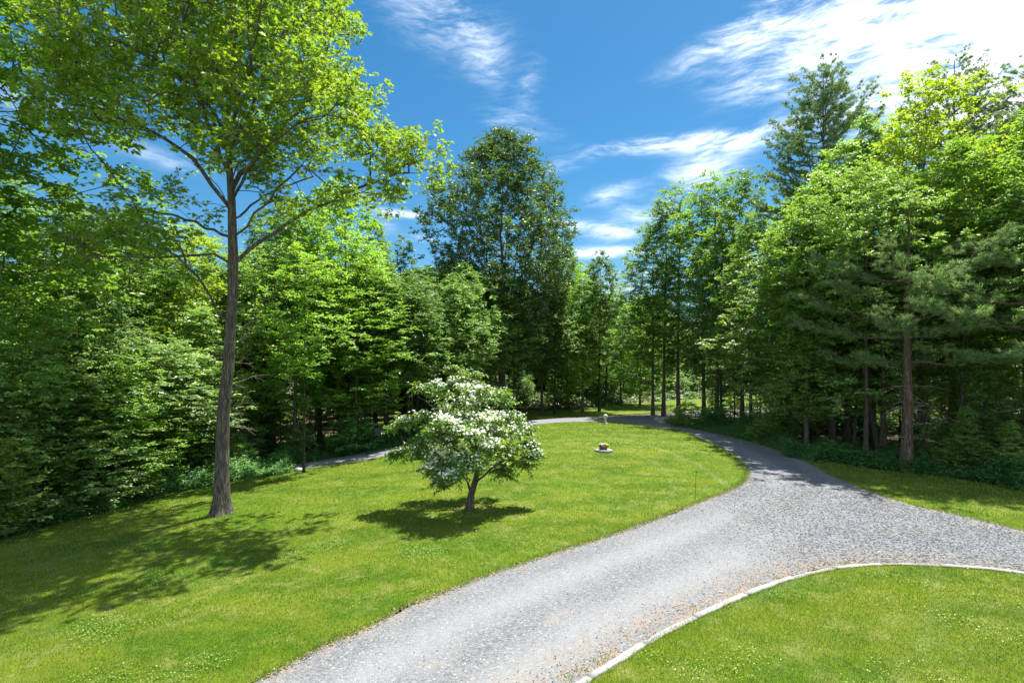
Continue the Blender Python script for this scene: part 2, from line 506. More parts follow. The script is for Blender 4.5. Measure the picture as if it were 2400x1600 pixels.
def dist_poly(poly, x, y, closed=True):
    d = np.full(np.shape(x), 1e9)
    n = len(poly)
    for i in range(n if closed else n - 1):
        a = np.array(poly[i]); b = np.array(poly[(i + 1) % n]); ab = b - a
        L = (ab ** 2).sum() + 1e-12
        t = np.clip(((x - a[0]) * ab[0] + (y - a[1]) * ab[1]) / L, 0, 1)
        d = np.minimum(d, np.hypot(x - a[0] - t * ab[0], y - a[1] - t * ab[1]))
    return d


def sheet(name, poly, lift, mat, grid=.5, attrs=None, skirt=.06):
    """terrain-following sheet with the given outline"""
    poly = np.array(poly)
    mn, mx = poly.min(0), poly.max(0)
    gx, gy = np.meshgrid(np.arange(mn[0], mx[0], grid), np.arange(mn[1], mx[1], grid))
    gx = gx.ravel() + .13 * grid; gy = gy.ravel() + .13 * grid
    ok = inside(poly, gx, gy)
    gx, gy = gx[ok], gy[ok]
    ok = dist_poly(poly, gx, gy) > grid * .25
    gx, gy = gx[ok], gy[ok]
    n = len(poly)
    pts = [Vector(p) for p in poly] + [Vector((a, b)) for a, b in zip(gx, gy)]
    vo, eo, fo, _, _, _ = delaunay_2d_cdt(pts, [(i, (i + 1) % n) for i in range(n)], [], 1, 1e-5)
    V = np.array([(v.x, v.y) for v in vo])
    Z = hgt(V[:, 0], V[:, 1]) + lift
    V3 = np.column_stack([V, Z])
    loops = np.concatenate([np.array(f) for f in fo]); lens = np.array([len(f) for f in fo])
    starts = np.concatenate([[0], np.cumsum(lens)[:-1]])
    me = mesh(name, V3, loops, starts, mat, smooth=True)
    if attrs:
        for an, fn in attrs.items():
            a = me.attributes.new(an, 'FLOAT', 'POINT')
            a.data.foreach_set('value', np.ascontiguousarray(fn(V[:, 0], V[:, 1]), dtype=np.float32))
    return tag(link(name, me), kind='structure')


def build_ground():
    # graded grid: fine near, coarse to the horizon
    s = np.sinh(np.linspace(-6.2, 6.2, 230)) / math.sinh(6.2)
    xs = s * 2200 + np.linspace(-34, 34, 230); ys = s * 2200 + np.linspace(-10, 62, 230)
    X, Y = np.meshgrid(xs, ys)
    Z = hgt(X, Y) - .035
    V = np.column_stack([X.ravel(), Y.ravel(), Z.ravel()])
    n = 230
    i, j = np.meshgrid(np.arange(n - 1), np.arange(n - 1))
    a = (j * n + i).ravel()
    q = np.column_stack([a, a + 1, a + n + 1, a + n]).ravel()
    tag(link('ground', mesh('ground', V, q, np.arange(0, len(q), 4), M['floor'], smooth=True)), kind='structure')


build_ground()

PX = lambda L: [P(a, b)[:2] for a, b in L]
inner_px = [(600, 1600), (715, 1538), (815, 1490), (880, 1461), (940, 1427), (1020, 1398), (1122, 1357), (1204, 1327), (1316, 1291), (1428, 1255),
            (1530, 1219), (1633, 1179), (1700, 1152), (1742, 1128), (1748, 1100), (1712, 1066), (1655, 1035), (1590, 1011), (1537, 1001), (1484, 994), (1431, 989),
            (1335, 989), (1250, 996), (1150, 1013), (1030, 1040), (898, 1072), (772, 1093), (676, 1103), (560, 1128)]
outer_right_px = [(2400, 1244), (2240, 1207), (2120, 1178), (2020, 1143), (1938, 1107), (1878, 1076), (1816, 1051), (1740, 1030), (1660, 1012), (1600, 1000), (1565, 992), (1545, 984)]
branch_px = [(1600, 977), (1700, 972), (1800, 971), (1800, 961), (1700, 961), (1611, 965), (1537, 971), (1441, 976), (1335, 979), (1250, 985)]
back_px = [(1130, 1004), (1010, 1027), (925, 1048), (791, 1072), (686, 1090), (560, 1112)]
curb_px = [(1378, 1600), (1469, 1541), (1561, 1485), (1673, 1431), (1786, 1383), (1898, 1347), (2000, 1331), (2102, 1327), (2214, 1330), (2306, 1338), (2400, 1349)]

inner = smooth_curve(PX(inner_px), 5)
p0, p1 = inner[0], inner[3]
dirn = unit(np.array(p0) - np.array(p1))
inner_full = [np.array(p0) + dirn * 14 + np.array([-3, 0]), np.array(p0) + dirn * 6 + np.array([-.6, 0])] + inner
outer = smooth_curve(PX(outer_right_px), 5)
branch = smooth_curve(PX(branch_px), 3)
back = smooth_curve(PX(back_px), 5)
curb = smooth_curve(PX(curb_px), 8)
cd = unit(np.array(curb[0]) - np.array(curb[4]))
curb = [np.array(curb[0]) + cd * 9 + np.array([-1.2, 0]), np.array(curb[0]) + cd * 4 + np.array([-.25, 0])] + curb
ce = unit(np.array(curb[-1]) - np.array(curb[-5]))
curb = curb + [np.array(curb[-1]) + ce * 6 + np.array([0, -.6]), np.array(curb[-1]) + ce * 14 + np.array([0, -3.])]
oe = np.array(outer[0])
outer_full = [oe + np.array([16, -2.5]), oe + np.array([6, -1.6])] + outer
left_end = [np.array([-14., 19.0])]
drive = [np.array(p) for p in inner_full] + [np.array(p) for p in back[::-1]] + [np.array(p) for p in branch[::-1]] + \
        [np.array(p) for p in outer_full[::-1]] + [np.array(p) for p in curb[::-1]]
drive_d = densify(drive, .11, True, .06, 5)
inner_a = np.array([p for p in inner_full]); curb_a = np.array(curb); outer_a = np.array(outer_full)


def near_y(x, y, lim=60): return y < lim


def f_edge(x, y):
    d = np.minimum(dist_poly(curb_a, x, y, False) / 1.15, dist_poly(outer_a, x, y, False) / .8)
    d = np.minimum(d, dist_poly(inner_a, x, y, False) / .30)
    return np.clip(d, 0, 1) ** .8


def f_track(x, y):
    d = dist_poly(inner_a, x, y, False)
    t1 = np.exp(-((d - 1.15) / .42) ** 2) + np.exp(-((d - 2.75) / .48) ** 2)
    return np.clip(t1, 0, 1) * (1 - .7 * f_coarse(x, y))


def f_mid(x, y):
    d = dist_poly(inner_a, x, y, False)
    return np.exp(-((d - 1.95) / .35) ** 2)


def f_coarse(x, y):
    return 1 / (1 + np.exp(-(x - 5.2 - .12 * (y - 9)) / .7)) / (1 + np.exp((y - 19.5) / 1.0))


sheet('gravel_driveway', drive_d, .012, M['gravel'], .3,
      {'edge': f_edge, 'track': f_track, 'middle': f_mid, 'coarse': f_coarse})

# main lawn: forest edge on the left, loop drive behind, drive on the right
edge_px = [(0, 1262), (70, 1245), (150, 1222), (260, 1196), (350, 1166), (480, 1140), (600, 1118), (676, 1108)]
edge = smooth_curve(PX(edge_px), 5)
lawn_poly = [np.array([-3.2, -12.]), np.array([-60., -12.]), np.array([-60., 9.]), np.array([-26., 8.])] + [np.array(p) for p in edge] + [np.array(p) for p in inner[::-1][4:]] + [inner_full[1], inner_full[0]]
lawn_d = densify(lawn_poly, .16, True, .06, 2)
sheet('lawn', lawn_d, .0, M['lawn'], .5)
# island inside the granite edging
isl = [np.array(p) for p in curb] + [np.array([30., -12.]), np.array([0., -12.])]
isl_d = densify(isl, .2, True, 0)
sheet('lawn', isl_d, .03, M['lawn'], .5)
# strip right of the drive
rs_px = [(1850, 1072), (1880, 1074), (1940, 1080), (2020, 1095), (2125, 1108), (2250, 1122), (2400, 1150)]
rs = smooth_curve(PX(rs_px), 4)
strip = [np.array(p) for p in rs] + [rs[-1] + np.array([20, -4.]), outer_full[0], outer_full[1]] + [np.array(p) for p in outer if p[1] < rs[0][1]]
strip_d = densify(strip, .2, True, .07, 4)
sheet('lawn', strip_d, .004, M['lawn'], .5)
# far clearing beyond the loop
far_px = [(1180, 974), (1250, 982), (1335, 975), (1441, 972), (1537, 967), (1611, 961), (1700, 957), (1800, 954), (1850, 930), (1700, 930), (1600, 936), (1500, 944), (1400, 954), (1300, 964), (1200, 969)]
far_w = densify(PX(far_px), .8, True, .1, 6)
sheet('lawn', far_w, .01, M['lawn'], 1.5)
fl_px = [(800, 1003), (905, 1010), (960, 996), (930, 984), (860, 985)]
sheet('lawn', densify(PX(fl_px), .6, True, .1, 8), .01, M['lawn'], 1.0)

# turf blades -------------------------------------------------------


def blades(P3, h, w, rg, lean=.45):
    n = len(P3)
    a = rg.uniform(0, 2 * math.pi, n)
    sx, sy = np.cos(a) * w / 2, np.sin(a) * w / 2
    b = rg.uniform(0, 2 * math.pi, n); l = rg.uniform(.1, lean, n) * h
    v0 = P3 + np.column_stack([-sx, -sy, np.full(n, -.006)])
    v1 = P3 + np.column_stack([sx, sy, np.full(n, -.006)])
    v2 = P3 + np.column_stack([np.cos(b) * l, np.sin(b) * l, h])
    V = np.stack([v0, v1, v2], 1).reshape(-1, 3)
    return V


def turf(name, poly, bands, label, seed, straw=.05, lift=0.):
    rg = np.random.default_rng(seed)
    poly = np.array(poly)
    Vs, Ts = [], []
    for (y0, y1, dens, h, w) in bands:
        lo = -1.12 * y1 - 1; hi = 1.12 * y1 + 1
        n = int((hi - lo) * (y1 - y0) * dens)
        x = rg.uniform(lo, hi, n); y = rg.uniform(y0, y1, n)
        k = np.abs(x) < 1.06 * y + .8
        x, y = x[k], y[k]
        k = inside(poly, x, y); x, y = x[k], y[k]
        if len(x) == 0: continue
        P3 = np.column_stack([x, y, hgt(x, y) + lift])
        # patchy height: clover and coarse tufts in places
        q = np.sin(x * 1.7 + 1.3 * np.sin(y * 1.1)) * np.sin(y * 2.1 + x * .6)
        hh = h * rg.uniform(.55, 1.25, len(x)) * (1 + .25 * q)
        V = blades(P3, hh, w * rg.uniform(.7, 1.3, len(x)), rg, .8)
        Vs.append(V)
        tt = np.clip(rg.beta(1.3, 2.2, len(x)) + .22 * np.clip(q, 0, 1), 0, .95)
        tt[rg.random(len(x)) < straw * (1.2 - q)] = 1.0
        Ts.append(tt)
    V = np.concatenate(Vs); T = np.concatenate(Ts)
    me = mesh(name, V, np.arange(len(V)), np.arange(0, len(V), 3), M['grass'], tint=T)
    return tag(link(name, me), label, 'grass', kind='stuff')


def clover(poly, n, xr, yr, seed, lift=0.):
    rg = np.random.default_rng(seed)
    x = rg.uniform(*xr, n); y = rg.uniform(*yr, n)
    k = inside(np.array(poly), x, y) & (np.abs(x) < 1.05 * y + .5)
    q = np.sin(x * 1.3 + 2 * np.sin(y * .7 + seed)) * np.sin(y * 1.9 + 1.5 * np.sin(x * .8)) + .4 * np.sin(4.1 * x) * np.sin(3.7 * y)
    k &= q > rg.uniform(.25, 1.1, n)
    x, y = x[k], y[k]; n = len(x)
    ctr = np.column_stack([x, y, hgt(x, y) + lift + rg.uniform(.025, .055, n)])
    a = rg.uniform(0, 6.28, n); l = rg.uniform(.008, .016, n)[:, None]
    ax = np.column_stack([np.cos(a), np.sin(a), rg.normal(0, .3, n)]); sd_ = np.column_stack([-np.sin(a), np.cos(a), rg.normal(0, .3, n)])
    V = np.stack([ctr - ax * l, ctr + sd_ * l * .8, ctr + ax * l, ctr - sd_ * l * .8], 1).reshape(-1, 3)
    me = mesh('clover', V, np.arange(len(V)), np.arange(0, len(V), 4), M['fern_light'], tint=rg.random(n))
    return tag(link('clover', me), 'pale clover patches speckled through the mown turf', 'clover', kind='stuff')


clover(lawn_poly, 90000, (-13, 2), (5.5, 13), 3)
clover(isl, 26000, (0, 16), (5.5, 11), 6, .03)
turf('grass', lawn_d[::4] if False else densify(lawn_poly, .8), [(5.5, 9, 2600, .040, .008), (9, 14, 1300, .042, .012), (14, 24, 420, .045, .020), (24, 44, 110, .05, .04)],
     'mown bright green grass of the large sloping lawn', 21)
turf('grass', isl, [(5.5, 9, 3200, .045, .008), (9, 14, 1700, .045, .012)], 'mown grass inside the pale granite edging', 22, straw=.13, lift=.03)
turf('grass', strip, [(5.5, 14, 1500, .05, .012), (14, 24, 450, .06, .022)], 'shaded grass strip between the gravel and the right woods', 23)
# ragged longer tufts along the gravel verge


def verge_tufts():
    rg = np.random.default_rng(5)
    L = densify(inner, .02, False)
    L = L[L[:, 1] < 34]
    L2 = densify(outer, .03, False)
    A = np.concatenate([L, L2])
    off = rg.normal(0, .07, (len(A), 2))
    rep = np.repeat(A, 5, 0) + rg.normal(0, .06, (len(A) * 5, 2))
    P3 = np.column_stack([rep, hgt(rep[:, 0], rep[:, 1]) + .01])
    n = len(P3)
    V = blades(P3, rg.uniform(.03, .085, n), rg.uniform(.008, .014, n) * (1 + P3[:, 1] / 20), rg, .9)
    me = mesh('verge_grass', V, np.arange(len(V)), np.arange(0, len(V), 3), M['grass'], tint=rg.uniform(.1, .9, n))
    tag(link('verge_grass', me), 'ragged grass tufts creeping over the gravel edge', 'grass', kind='stuff')
    # weeds by the granite edging
    C = densify(curb, .05, False); C = C[(C[:, 1] > 5)]
    sel = C[rg.random(len(C)) < .10]
    base = np.repeat(sel, 26, 0) + rg.normal(0, .07, (len(sel) * 26, 2)) + np.array([-.09, .13])
    ins_ = np.repeat(C[rg.random(len(C)) < .8], 14, 0); ins_ = ins_ + rg.normal(0, .028, ins_.shape) + np.array([.035, -.055])
    base = np.concatenate([base, ins_])
    P3 = np.column_stack([base, hgt(base[:, 0], base[:, 1]) + .02]); n = len(P3)
    V = blades(P3, rg.uniform(.02, .07, n), np.full(n, .012), rg, 1.2)
    me = mesh('weeds', V, np.arange(len(V)), np.arange(0, len(V), 3), M['grass'], tint=rg.uniform(0, .7, n))
    tag(link('weeds', me), 'small green weeds along the outer side of the granite edging', 'weeds', kind='stuff')


verge_tufts()


def loose_bits():
    """loose stones and dry leaves"""
    rg = np.random.default_rng(9)
    D = np.array(drive)
    Vs, T, cnt = [], [], 0
    octv = np.array([(1, 0, 0), (0, 1, 0), (-1, 0, 0), (0, -1, 0), (0, 0, .7), (0, 0, -.4)])
    octf = np.array([(0, 1, 4), (1, 2, 4), (2, 3, 4), (3, 0, 4), (1, 0, 5), (2, 1, 5), (3, 2, 5), (0, 3, 5)])
    x = rg.uniform(-8, 21, 420000); y = rg.uniform(5.5, 24, 420000)
    k = inside(densify(drive, .6), x, y) & (np.abs(x) < 1.06 * y + .5); x, y = x[k], y[k]
    tr = f_track(x, y); cr = f_coarse(x, y)
    p = (.06 * (1 - .75 * tr) + .34 * cr) * np.clip(12 / y, .2, 1.2)
    k = rg.random(len(x)) < p; x, y, cr = x[k], y[k], cr[k]
    n = len(x)
    s = rg.uniform(.004, .010, n) * (1 + .6 * cr) * (1 + y / 30)
    ang = rg.uniform(0, 6.28, n)
    ca, sa = np.cos(ang), np.sin(ang)
    sc = np.column_stack([s * rg.uniform(.7, 1.4, n), s * rg.uniform(.6, 1.1, n), s * rg.uniform(.5, 1, n)])
    L = octv[None] * sc[:, None]
    X = L[..., 0] * ca[:, None] - L[..., 1] * sa[:, None] + x[:, None]
    Y = L[..., 0] * sa[:, None] + L[..., 1] * ca[:, None] + y[:, None]
    Z = L[..., 2] + hgt(x, y)[:, None] + .012 + s[:, None] * .25
    V = np.stack([X, Y, Z], -1).reshape(-1, 3)
    Fc = (octf[None] + (np.arange(n) * 6)[:, None, None]).reshape(-1)
    t_ = np.repeat(rg.beta(2, 2.2, n) * .9 + (rg.random(n) < .03) * .3, 8)
    me = mesh('loose_stones', V, Fc, np.arange(0, len(Fc), 3), M['stones'], tint=np.clip(t_, 0, 1))
    tag(link('loose_stones', me), 'loose grey crushed stones scattered over the gravel drive', 'stones', kind='stuff')
    # dry leaves: beside the granite edging and on the shaded right verge
    C = densify(curb, .008, False); C = C[C[:, 1] > 5]
    off = np.abs(rg.normal(0, .30, len(C))); nrm = np.array([-.55, .83])
    w = 1 / (1 + np.exp((C[:, 0] - 9.3) / .9))
    k = rg.random(len(C)) < w
    b1 = C[k] + nrm * (off[k][:, None] + .10) + rg.normal(0, .05, (k.sum(), 2))
    b1 = b1 + rg.normal(0, .06, b1.shape)
    O = densify([p for p in outer if p[1] > 18], .02, False)
    b2 = O + rg.normal(0, .35, O.shape) + np.array([.35, .1]); b2 = np.concatenate([b2, b2 + rg.normal(0, .3, b2.shape)])
    I = densify(inner, .006, False); I = I[I[:, 1] < 30]
    b3 = I + rg.normal(0, .055, I.shape) + np.array([.03, -.03])
    q = np.concatenate([b1, b2, b3])
    # litter under the dogwood and on the drive's crown
    dw = P(1100, 1192)[:2]
    q = np.concatenate([q, dw + rg.normal(0, .35, (500, 2))])
    n = len(q)
    a = rg.uniform(0, 6.28, n); l = rg.uniform(.007, .019, n) * (1 + q[:, 1] / 30); wd = l * rg.uniform(.3, .6, n)
    ax = np.column_stack([np.cos(a), np.sin(a), rg.normal(0, .25, n)]); sd_ = np.column_stack([-np.sin(a), np.cos(a), rg.normal(0, .35, n)])
    ctr = np.column_stack([q, hgt(q[:, 0], q[:, 1]) + .028])
    V = np.stack([ctr - ax * l[:, None], ctr + sd_ * wd[:, None], ctr + ax * l[:, None], ctr - sd_ * wd[:, None]], 1).reshape(-1, 3)
    me = mesh('dry_leaves', V, np.arange(len(V)), np.arange(0, len(V), 4), M['litter'], tint=rg.beta(2, 2, n))
    tag(link('dry_leaves', me), 'brown dry leaf litter strewn along the edges of the gravel drive', 'leaf litter', kind='stuff')


loose_bits()

# granite edging: each block its own piece -------------------------------


def build_curb():
    line = densify(curb, .05, False)
    seg = np.linalg.norm(np.diff(line, axis=0), axis=1); s = np.concatenate([[0], np.cumsum(seg)])
    rg = random.Random(4)
    a = .4; i = 0
    total = s[-1] - .4
    while a < total - 1:
        L = rg.uniform(1.05, 1.5)
        b = min(a + L, total)
        m_ = 9
        ts = np.linspace(a + .010, b - .010, m_)
        cx = np.interp(ts, s, line[:, 0]) + rg.uniform(-.012, .012); cy = np.interp(ts, s, line[:, 1]) + rg.uniform(-.012, .012)
        if cy.max() < 4 or cx.max() > 24: a = b; continue
        tx = np.gradient(cx); ty = np.gradient(cy); l = np.hypot(tx, ty); nx, ny = -ty / l, tx / l
        wdt = .055 + rg.uniform(-.008, .008); top = .055 + rg.uniform(-.012, .012)
        prof = [(-wdt, -.08), (-wdt, top - .012), (-wdt + .012, top), (wdt - .012, top), (wdt, top - .012), (wdt, -.08)]
        V = []
        for k in range(m_):
            for (o_, z) in prof:
                j = rg.uniform(-.006, .006)
                V.append((cx[k] + nx[k] * (o_ + j), cy[k] + ny[k] * (o_ + j), hgt(cx[k], cy[k]) + z + j))
        Fc = []
        for k in range(m_ - 1):
            for q in range(5):
                Fc.append((k * 6 + q, k * 6 + q + 1, (k + 1) * 6 + q + 1, (k + 1) * 6 + q))
        loops = [v for f in Fc for v in f] + list(range(6))[::-1] + list(range((m_ - 1) * 6, m_ * 6))
        starts = list(range(0, len(Fc) * 4, 4)) + [len(Fc) * 4, len(Fc) * 4 + 6]
        o = link('edging_stone', mesh('edging_stone', np.array(V), loops, starts, M['granite']))
        vis = cy.mean() > 6.4 and abs(cx.mean()) < 1.02 * cy.mean()
        if vis: i += 1
        ords = ['first', 'second', 'third', 'fourth', 'fifth', 'sixth', 'seventh', 'eighth', 'ninth', 'tenth', 'eleventh', 'twelfth', 'thirteenth', 'fourteenth', 'fifteenth', 'sixteenth', 'seventeenth', 'eighteenth']
        tag(o, ('%s granite edging block of the island lawn, counted from the bottom edge' % ords[min(i - 1, 17)]) if vis else 'granite edging block of the island lawn beyond the picture border', 'edging stone', 'granite blocks edging the island lawn')
        a = b


build_curb()

# ------------------------------------------------------------------ trees


def tubes(chains, sides=6):
    """list of (points, radii) -> verts, quads"""
    Vs, Fs, base = [], [], 0
    for pts, rad in chains:
        pts = np.asarray(pts); n = len(pts)
        if n < 2: continue
        k = sides if max(rad) > .02 else 3
        if max(rad) > .14: k = max(sides, 12)
        tg = unit(np.gradient(pts, axis=0))
        ref = np.array([1., 0, 0]) if abs(tg[0][2]) > .7 else np.array([0, 0, 1.])
        u = unit(np.cross(tg, ref)); v = np.cross(tg, u)
        a = np.arange(k) * 2 * math.pi / k
        ring = pts[:, None] + np.asarray(rad)[:, None, None] * (u[:, None] * np.cos(a)[None, :, None] + v[:, None] * np.sin(a)[None, :, None])
        Vs.append(ring.reshape(-1, 3))
        i, j = np.meshgrid(np.arange(n - 1), np.arange(k), indexing='ij')
        i = i.ravel(); j = j.ravel(); j2 = (j + 1) % k
        Fs.append(base + np.column_stack([i * k + j, (i + 1) * k + j, (i + 1) * k + j2, i * k + j2]))
        base += n * k
    return np.concatenate(Vs), np.concatenate(Fs)


def tube_mesh(name, chains, mat, sides=6):
    V, Q = tubes(chains, sides)
    return mesh(name, V, Q.ravel(), np.arange(0, Q.size, 4), mat, smooth=True)


def grow(trunk, tr, targets, rg, clear=2., bf=.3, step=.5, up=.5, limbs=(), rtip=.007, rexp=.46, curve=.3, seeds_from_limbs=False):
    """connect target points to the trunk/limbs; returns trunk chain, branch chains, tip points and directions"""
    N = 40000
    pos = np.zeros((N, 3)); par = np.full(N, -1); path = np.zeros(N); ok = np.zeros(N, bool); n = 0
    trunk = np.asarray(trunk, float)
    for i, p in enumerate(trunk):
        pos[n] = p; par[n] = n - 1
        path[n] = 0 if n == 0 else path[n - 1] + .35 * np.linalg.norm(p - pos[n - 1])
        ok[n] = p[2] - trunk[0][2] >= clear; n += 1
    nt = n
    for lb in limbs:
        lb = np.asarray(lb, float)
        d = np.linalg.norm(pos[:nt] - lb[0], axis=1); prev = int(np.argmin(d))
        sm = []
        for q in range(len(lb) - 1):
            k = max(1, int(np.linalg.norm(lb[q + 1] - lb[q]) / step))
            for j in range(1, k + 1): sm.append(lb[q] + (lb[q + 1] - lb[q]) * j / k)
        sm = np.array(sm)
        if len(sm) > 4:
            for _ in range(3): sm[1:-1] = (sm[:-2] + sm[2:] + 2 * sm[1:-1]) / 4
        for p in sm:
            pos[n] = p + rg.normal(0, .03, 3); par[n] = prev; path[n] = path[prev] + .6 * np.linalg.norm(p - pos[prev]); ok[n] = True
            prev = n; n += 1
    axis_d = np.min(np.linalg.norm(targets[:, None] - pos[None, :n], axis=2), axis=1)
    order = np.argsort(axis_d)
    tips = []
    for ti in order:
        t = targets[ti]
        dv = t - pos[:n]
        d = np.linalg.norm(dv, axis=1); dh = np.hypot(dv[:, 0], dv[:, 1])
        cost = d + bf * path[:n] + up * np.maximum(0, .35 * dh - dv[:, 2]) + np.where(ok[:n], 0, 1e6)
        i = int(np.argmin(cost)); L = d[i]
        k = max(1, int(math.ceil(L / step)))
        a = pos[i]
        g = unit(a - pos[par[i]]) if par[i] >= 0 else np.array([0, 0, 1.])
        ctrl = a + (t - a) * .5 + g * L * curve * .5 + np.array([0, 0, -.06 * L])
        prev = i
        for j in range(1, k + 1):
            s = j / k
            p = (1 - s) ** 2 * a + 2 * s * (1 - s) * ctrl + s * s * t
            if j < k: p = p + rg.normal(0, .04 * min(1, L), 3)
            if n >= N: break
            pos[n] = p; par[n] = prev; path[n] = path[prev] + np.linalg.norm(p - pos[prev]); ok[n] = True
            prev = n; n += 1
        tips.append(prev)
    cnt = np.zeros(n)
    cnt[tips] = 1
    for i in range(n - 1, 0, -1):
        if par[i] >= 0: cnt[par[i]] += cnt[i]
    cnt = np.maximum(cnt, 1)
    rad = rtip * cnt ** rexp
    tr = np.interp(np.arange(nt) / (nt - 1), np.linspace(0, 1, len(tr)), tr)
    rad[:nt] = tr
    for i in range(nt, n):
        rad[i] = min(rad[i], rad[par[i]] * (.72 if par[i] < nt else .97))
    ch = [[] for _ in range(n)]
    for i in range(nt, n): ch[par[i]].append(i)
    chains = []
    starts = [(i, c) for i in range(nt) for c in ch[i]]
    while starts:
        p_, c = starts.pop()
        idx = [p_]; r_ = [rad[c]]
        cur = c
        while True:
            idx.append(cur); r_.append(rad[cur])
            cs = ch[cur]
            if not cs: break
            b = max(cs, key=lambda q: cnt[q])
            for q in cs:
                if q != b: starts.append((cur, q))
            cur = b
        chains.append((pos[idx], np.array(r_)))
    tips = np.array(tips)
    dirs = unit(pos[tips] - pos[par[tips]])
    return (pos[:nt].copy(), rad[:nt].copy()), chains, pos[tips].copy(), dirs


def sprays(rg, pts, dirs, K=6, Mn=7, tl=.6, L=.13, Wd=.065, flat=.5, droop=.15, shape='rhomb', updir=1.2, keep=1.0, ctint=.5, whorl=False):
    """leafy twigs; returns V, loops, starts, tint, twig segments"""
    N = len(pts)
    u = dirs[:, None] * .8 + rg.normal(0, .75, (N, K, 3))
    u[..., 2] = u[..., 2] * flat + .10
    u = unit(u)
    ln = tl * rg.uniform(.45, 1.2, (N, K))
    st = pts[:, None] + rg.normal(0, .10 * tl, (N, K, 3))
    end = st + u * ln[..., None]
    end[..., 2] -= droop * ln * .6
    if whorl: s = np.clip(rg.beta(4, 1.2, (N, K, Mn)), .1, 1.05)
    else: s = (np.arange(Mn)[None, None] + rg.uniform(.2, 1.0, (N, K, Mn))) / Mn
    pos = st[:, :, None] + (end - st)[:, :, None] * s[..., None]
    side = unit(np.cross(u, [0, 0, 1.]) + 1e-4)
    sg = np.where((np.arange(Mn) % 2) == 0, 1., -1.)
    ax = u[:, :, None] * .55 + side[:, :, None] * sg[None, None, :, None] * .75 + rg.normal(0, .38, (N, K, Mn, 3))
    ax[..., 2] = ax[..., 2] * .6 - droop
    ax = unit(ax)
    nm = rg.normal(0, .52, (N, K, Mn, 3)); nm[..., 2] += updir
    ax = ax.reshape(-1, 3); nm = nm.reshape(-1, 3); pos = pos.reshape(-1, 3)
    tc = np.broadcast_to(rg.random((N, 1, 1)), (N, K, Mn)).reshape(-1)
    if keep < 1:
        k = rg.random(len(pos)) < keep; ax, nm, pos, tc = ax[k], nm[k], pos[k], tc[k]
    n = len(pos)
    sd_ = unit(np.cross(nm, ax)); nn = np.cross(ax, sd_)
    l = (L * rg.uniform(.65, 1.25, n))[:, None]; w = (Wd * rg.uniform(.75, 1.2, n))[:, None]
    fold = w * rg.uniform(.05, .5, n)[:, None]
    curl = l * rg.uniform(-.05, .22, n)[:, None]
    tint = np.clip(ctint * tc + (1 - ctint) * rg.random(n), 0, 1)
    if shape == 'rhomb':
        v0 = pos; v1 = pos + ax * l * .45 + sd_ * w * .5 + nn * fold; v2 = pos + ax * l - nn * curl; v3 = pos + ax * l * .45 - sd_ * w * .5 + nn * fold
        V = np.stack([v0, v1, v2, v3], 1).reshape(-1, 3)
        b = (np.arange(n) * 4)[:, None]
        loops = np.concatenate([b, b + 1, b + 2, b, b + 2, b + 3], 1).reshape(-1)
        tint = np.repeat(tint, 2)
        starts = np.arange(0, len(loops), 3)
    else:   # lobed leaf
        out = [(0, .05), (.30, .42), (.36, .16), (.62, .50), (.66, .17), (1.0, 0), (.66, -.17), (.62, -.50), (.36, -.16), (.30, -.42)]
        vs = []
        for (a, c) in out:
            vs.append(pos + ax * l * a + sd_ * w * c + nn * (fold * abs(c) - curl * a * a))
        V = np.stack(vs, 1).reshape(-1, 3)
        m_ = len(out)
        loops = np.arange(n * m_); starts = np.arange(0, n * m_, m_)
    segs = (st.reshape(-1, 3), end.reshape(-1, 3))
    return V, loops, starts, tint, segs


def seg_tris(a, b, r):
    """thin three-sided spikes from a to b"""
    d = unit(b - a); ref = np.tile([0.1, .2, 1.], (len(a), 1))
    u = unit(np.cross(d, ref)); v = np.cross(d, u)
    q = [a + r * (u * math.cos(t) + v * math.sin(t)) for t in (0, 2.09, 4.19)]
    V = np.stack(q + [b], 1).reshape(-1, 3)
    k = (np.arange(len(a)) * 4)[:, None]
    loops = np.concatenate([k, k + 1, k + 3, k + 1, k + 2, k + 3, k + 2, k, k + 3], 1).reshape(-1)
    return V, loops


def crown_targets(rg, H, hb, Rr, N, shape='round', lobes=.25, mind=.0, lean=(0, 0)):
    pts = []
    ph = rg.uniform(0, 6.28, 6)
    gaps = [(rg.uniform(0, 6.28), rg.uniform(.1, .95), rg.uniform(.4, .8)) for _ in range(7)]
    while len(pts) < N:
        t = rg.random()
        if shape == 'round': pr = math.sin(math.pi * min(1, t ** .72 * .97 + .03)) ** .62
        elif shape == 'column': pr = (math.sin(math.pi * (t * .9 + .08)) ** .5) * (1 - .35 * t)
        elif shape == 'fan': pr = math.sin(math.pi * min(1, t * .86 + .10)) ** .55 * (.72 + .35 * math.sin(math.pi * t))
        elif shape == 'sap': pr = (1 - t) ** .55 * (.55 + .45 * math.sin(math.pi * min(1, t * 1.6 + .15)))
        else: pr = 1.
        if rg.random() > pr: continue
        a = rg.uniform(0, 2 * math.pi)
        lob = 1 + lobes * (math.sin(2 * a + ph[0] + 5 * t) * .6 + math.sin(3 * a + ph[1] - 8 * t) * .5 + .5 * math.sin(11 * t + ph[2] + a))
        r = Rr * pr * lob * (rg.random() ** .42)
        if any(abs((a - g[0] + math.pi) % (2 * math.pi) - math.pi) < .45 * g[2] and abs(t - g[1]) < .09 * g[2] + .02 and r > .35 * Rr for g in gaps): continue
        z = hb + (H - hb) * t
        pts.append((r * math.cos(a) + lean[0] * z / H, r * math.sin(a) + lean[1] * z / H, z + .12 * Rr * (r / Rr) * rg.normal()))
    pts = np.array(pts)
    return pts


